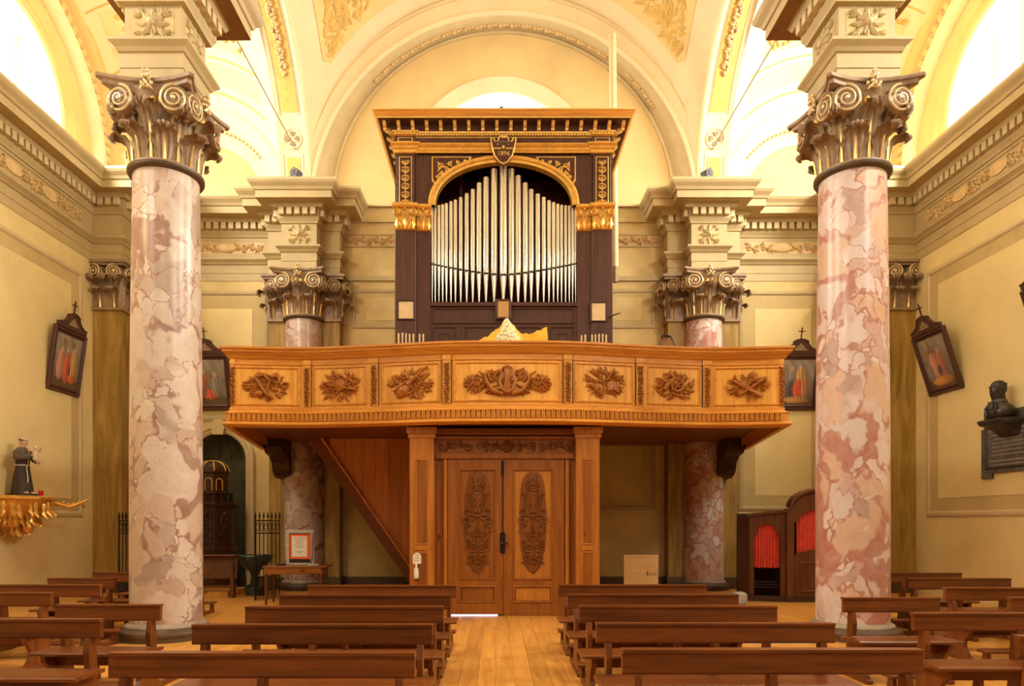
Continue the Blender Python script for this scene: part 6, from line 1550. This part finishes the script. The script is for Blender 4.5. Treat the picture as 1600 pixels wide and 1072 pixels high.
for k, (z, q, hh) in enumerate(((3.55, .52, .022), (3.46, .44, .016), (3.38, .36, .012), (3.30, .40, .012), (3.22, .42, .012), (3.14, .40, .012), (3.06, .44, .012), (2.94, .50, .016), (2.86, .46, .012))):
    u = -q; mb = MB()
    while u < q: wv = r.uniform(.012, .04); mb.slab(O+Nn*.05, U, V, Nn, (ua+ub)/2+u, (ua+ub)/2+min(q, u+wv), z-hh, z+hh, .002); u += wv+.014
    mb.build('inscription_line', 'fillet_stone', pq)
sh_ = MB(); 
for k, (z, o) in enumerate(((3.52, .10), (3.58, .20), (3.66, .30), (3.70, .42), (3.74, .42))): pass
sh_.loft([[(9.94, 13.38-.30*k_, z), (9.94-o, 13.38-.26*k_, z), (9.94-o, 13.38+.26*k_, z), (9.94, 13.38+.30*k_, z)] for z, o, k_ in ((3.40, .12, .8), (3.50, .22, .85), (3.58, .36, .95), (3.62, .46, 1.1), (3.68, .50, 1.18), (3.72, .50, 1.18))], closed=True, cap=True).build('bust_shelf', 'bronze_dark', pq)
bu = thing('bronze_bust', (9.64, 13.38, 3.72), 'dark bronze bust of a balding man in clerical collar above the plaque', 'bust', None, (0, 0, -pi/2+.15))
rb = [ringe(0, .02, .17, .13, 0, 24), ringe(0, .02, .25, .18, .05, 24), ringe(0, .02, .29, .205, .13, 24), ringe(0, .03, .285, .195, .20, 24), ringe(0, .04, .21, .16, .27, 24), ringe(0, .035, .135, .135, .32, 24), ringe(0, .025, .115, .122, .37, 24), ringe(0, .005, .108, .128, .42, 24), ringe(0, -.012, .108, .142, .48, 24), ringe(0, -.015, .116, .148, .55, 24), ringe(0, -.005, .12, .15, .63, 24), ringe(0, .005, .108, .132, .70, 24), ringe(0, .012, .07, .09, .75, 24), ringe(0, .015, .012, .018, .770, 24)]
MB().loft(rb, closed=True, cap=True).build('head_and_shoulders', 'bronze_dark', bu, 60, local=True)
MB().loft([[(-.018, -.145, .625), (0, -.160, .625), (.018, -.145, .625)], [(-.026, -.14, .565), (0, -.198, .558), (.026, -.14, .565)], [(-.02, -.14, .545), (0, -.155, .543), (.02, -.14, .545)]]).build('nose', 'bronze_dark', bu, 60, local=True)
for x in (-.115, .115): MB().ball((x, .01, .575), .016, .03, .04, 8, 5).build('ear', 'bronze_dark', bu, 60, local=True)
for x in (-.04, .04):
    MB().ball((x, -.142, .605), .016, .01, .008, 8, 5).build('eye', 'slate', bu, 60, local=True); MB().tube([(x-.03, -.138, .630), (x, -.158, .638), (x+.03, -.138, .628)], .01, 6).build('brow', 'bronze_dark', bu, 60, local=True)
MB().ball((0, -.150, .512), .03, .014, .008, 8, 5).build('mouth', 'bronze_dark', bu, 60, local=True)
mb = MB()
for k in range(16):
    a = pi*.02+pi*.96*k/15
    for z in (.56, .60, .645, .685): mb.ball((.108*cos(a), .01+.128*sin(a), z), .02, .022, .026, 6, 4)
mb.build('hair', 'bronze_dark', bu, 60, local=True)
for x in (-.03, .03): MB().box(x-.025, x+.025, -.185, -.12, .20, .34).build('collar_band', 'slate', bu, local=True)
MB().loft([ringe(0, .03, .135, .135, .335, 24), ringe(0, .022, .122, .128, .385, 24)], closed=True).build('collar', 'slate', bu, 60, local=True)
for s in (-1, 1): MB().tube([(s*.06, -.12, .33), (s*.12, -.17, .2), (s*.06, -.18, .07)], [.025, .03, .02], 6).build('lapel', 'bronze_dark', bu, 60, local=True)
# ================================================================ stones in the floor
gs = thing('inscribed_slab', (-3.8, 10.9, 0), 'grey inscribed stone slab set in the floor by the left column', 'slab')
MB().bbox(-4.45, -3.3, 10.2, 11.2, -.01, .012, .004).build('stone', 'grey_stone', gs)
text('IESS', gs, (-3.78, 10.45, .013), .22, 'fillet_stone', (0, 0, 0), .001)
gs = thing('floor_slab', (3.6, 10.4, 0), 'plain grey stone slab set in the floor by the right column', 'slab')
MB().bbox(3.25, 4.35, 9.6, 10.8, -.01, .012, .004).build('stone', 'grey_stone', gs)
sb = MB().bbox(XP(1147, 13.9), XP(1169, 13.9), 13.9, 14.2, 0, .27, .04).build('stone_block', 'grey_stone', None); tag(sb, 'rough pale stone block on the floor left of the confessional', 'stone')
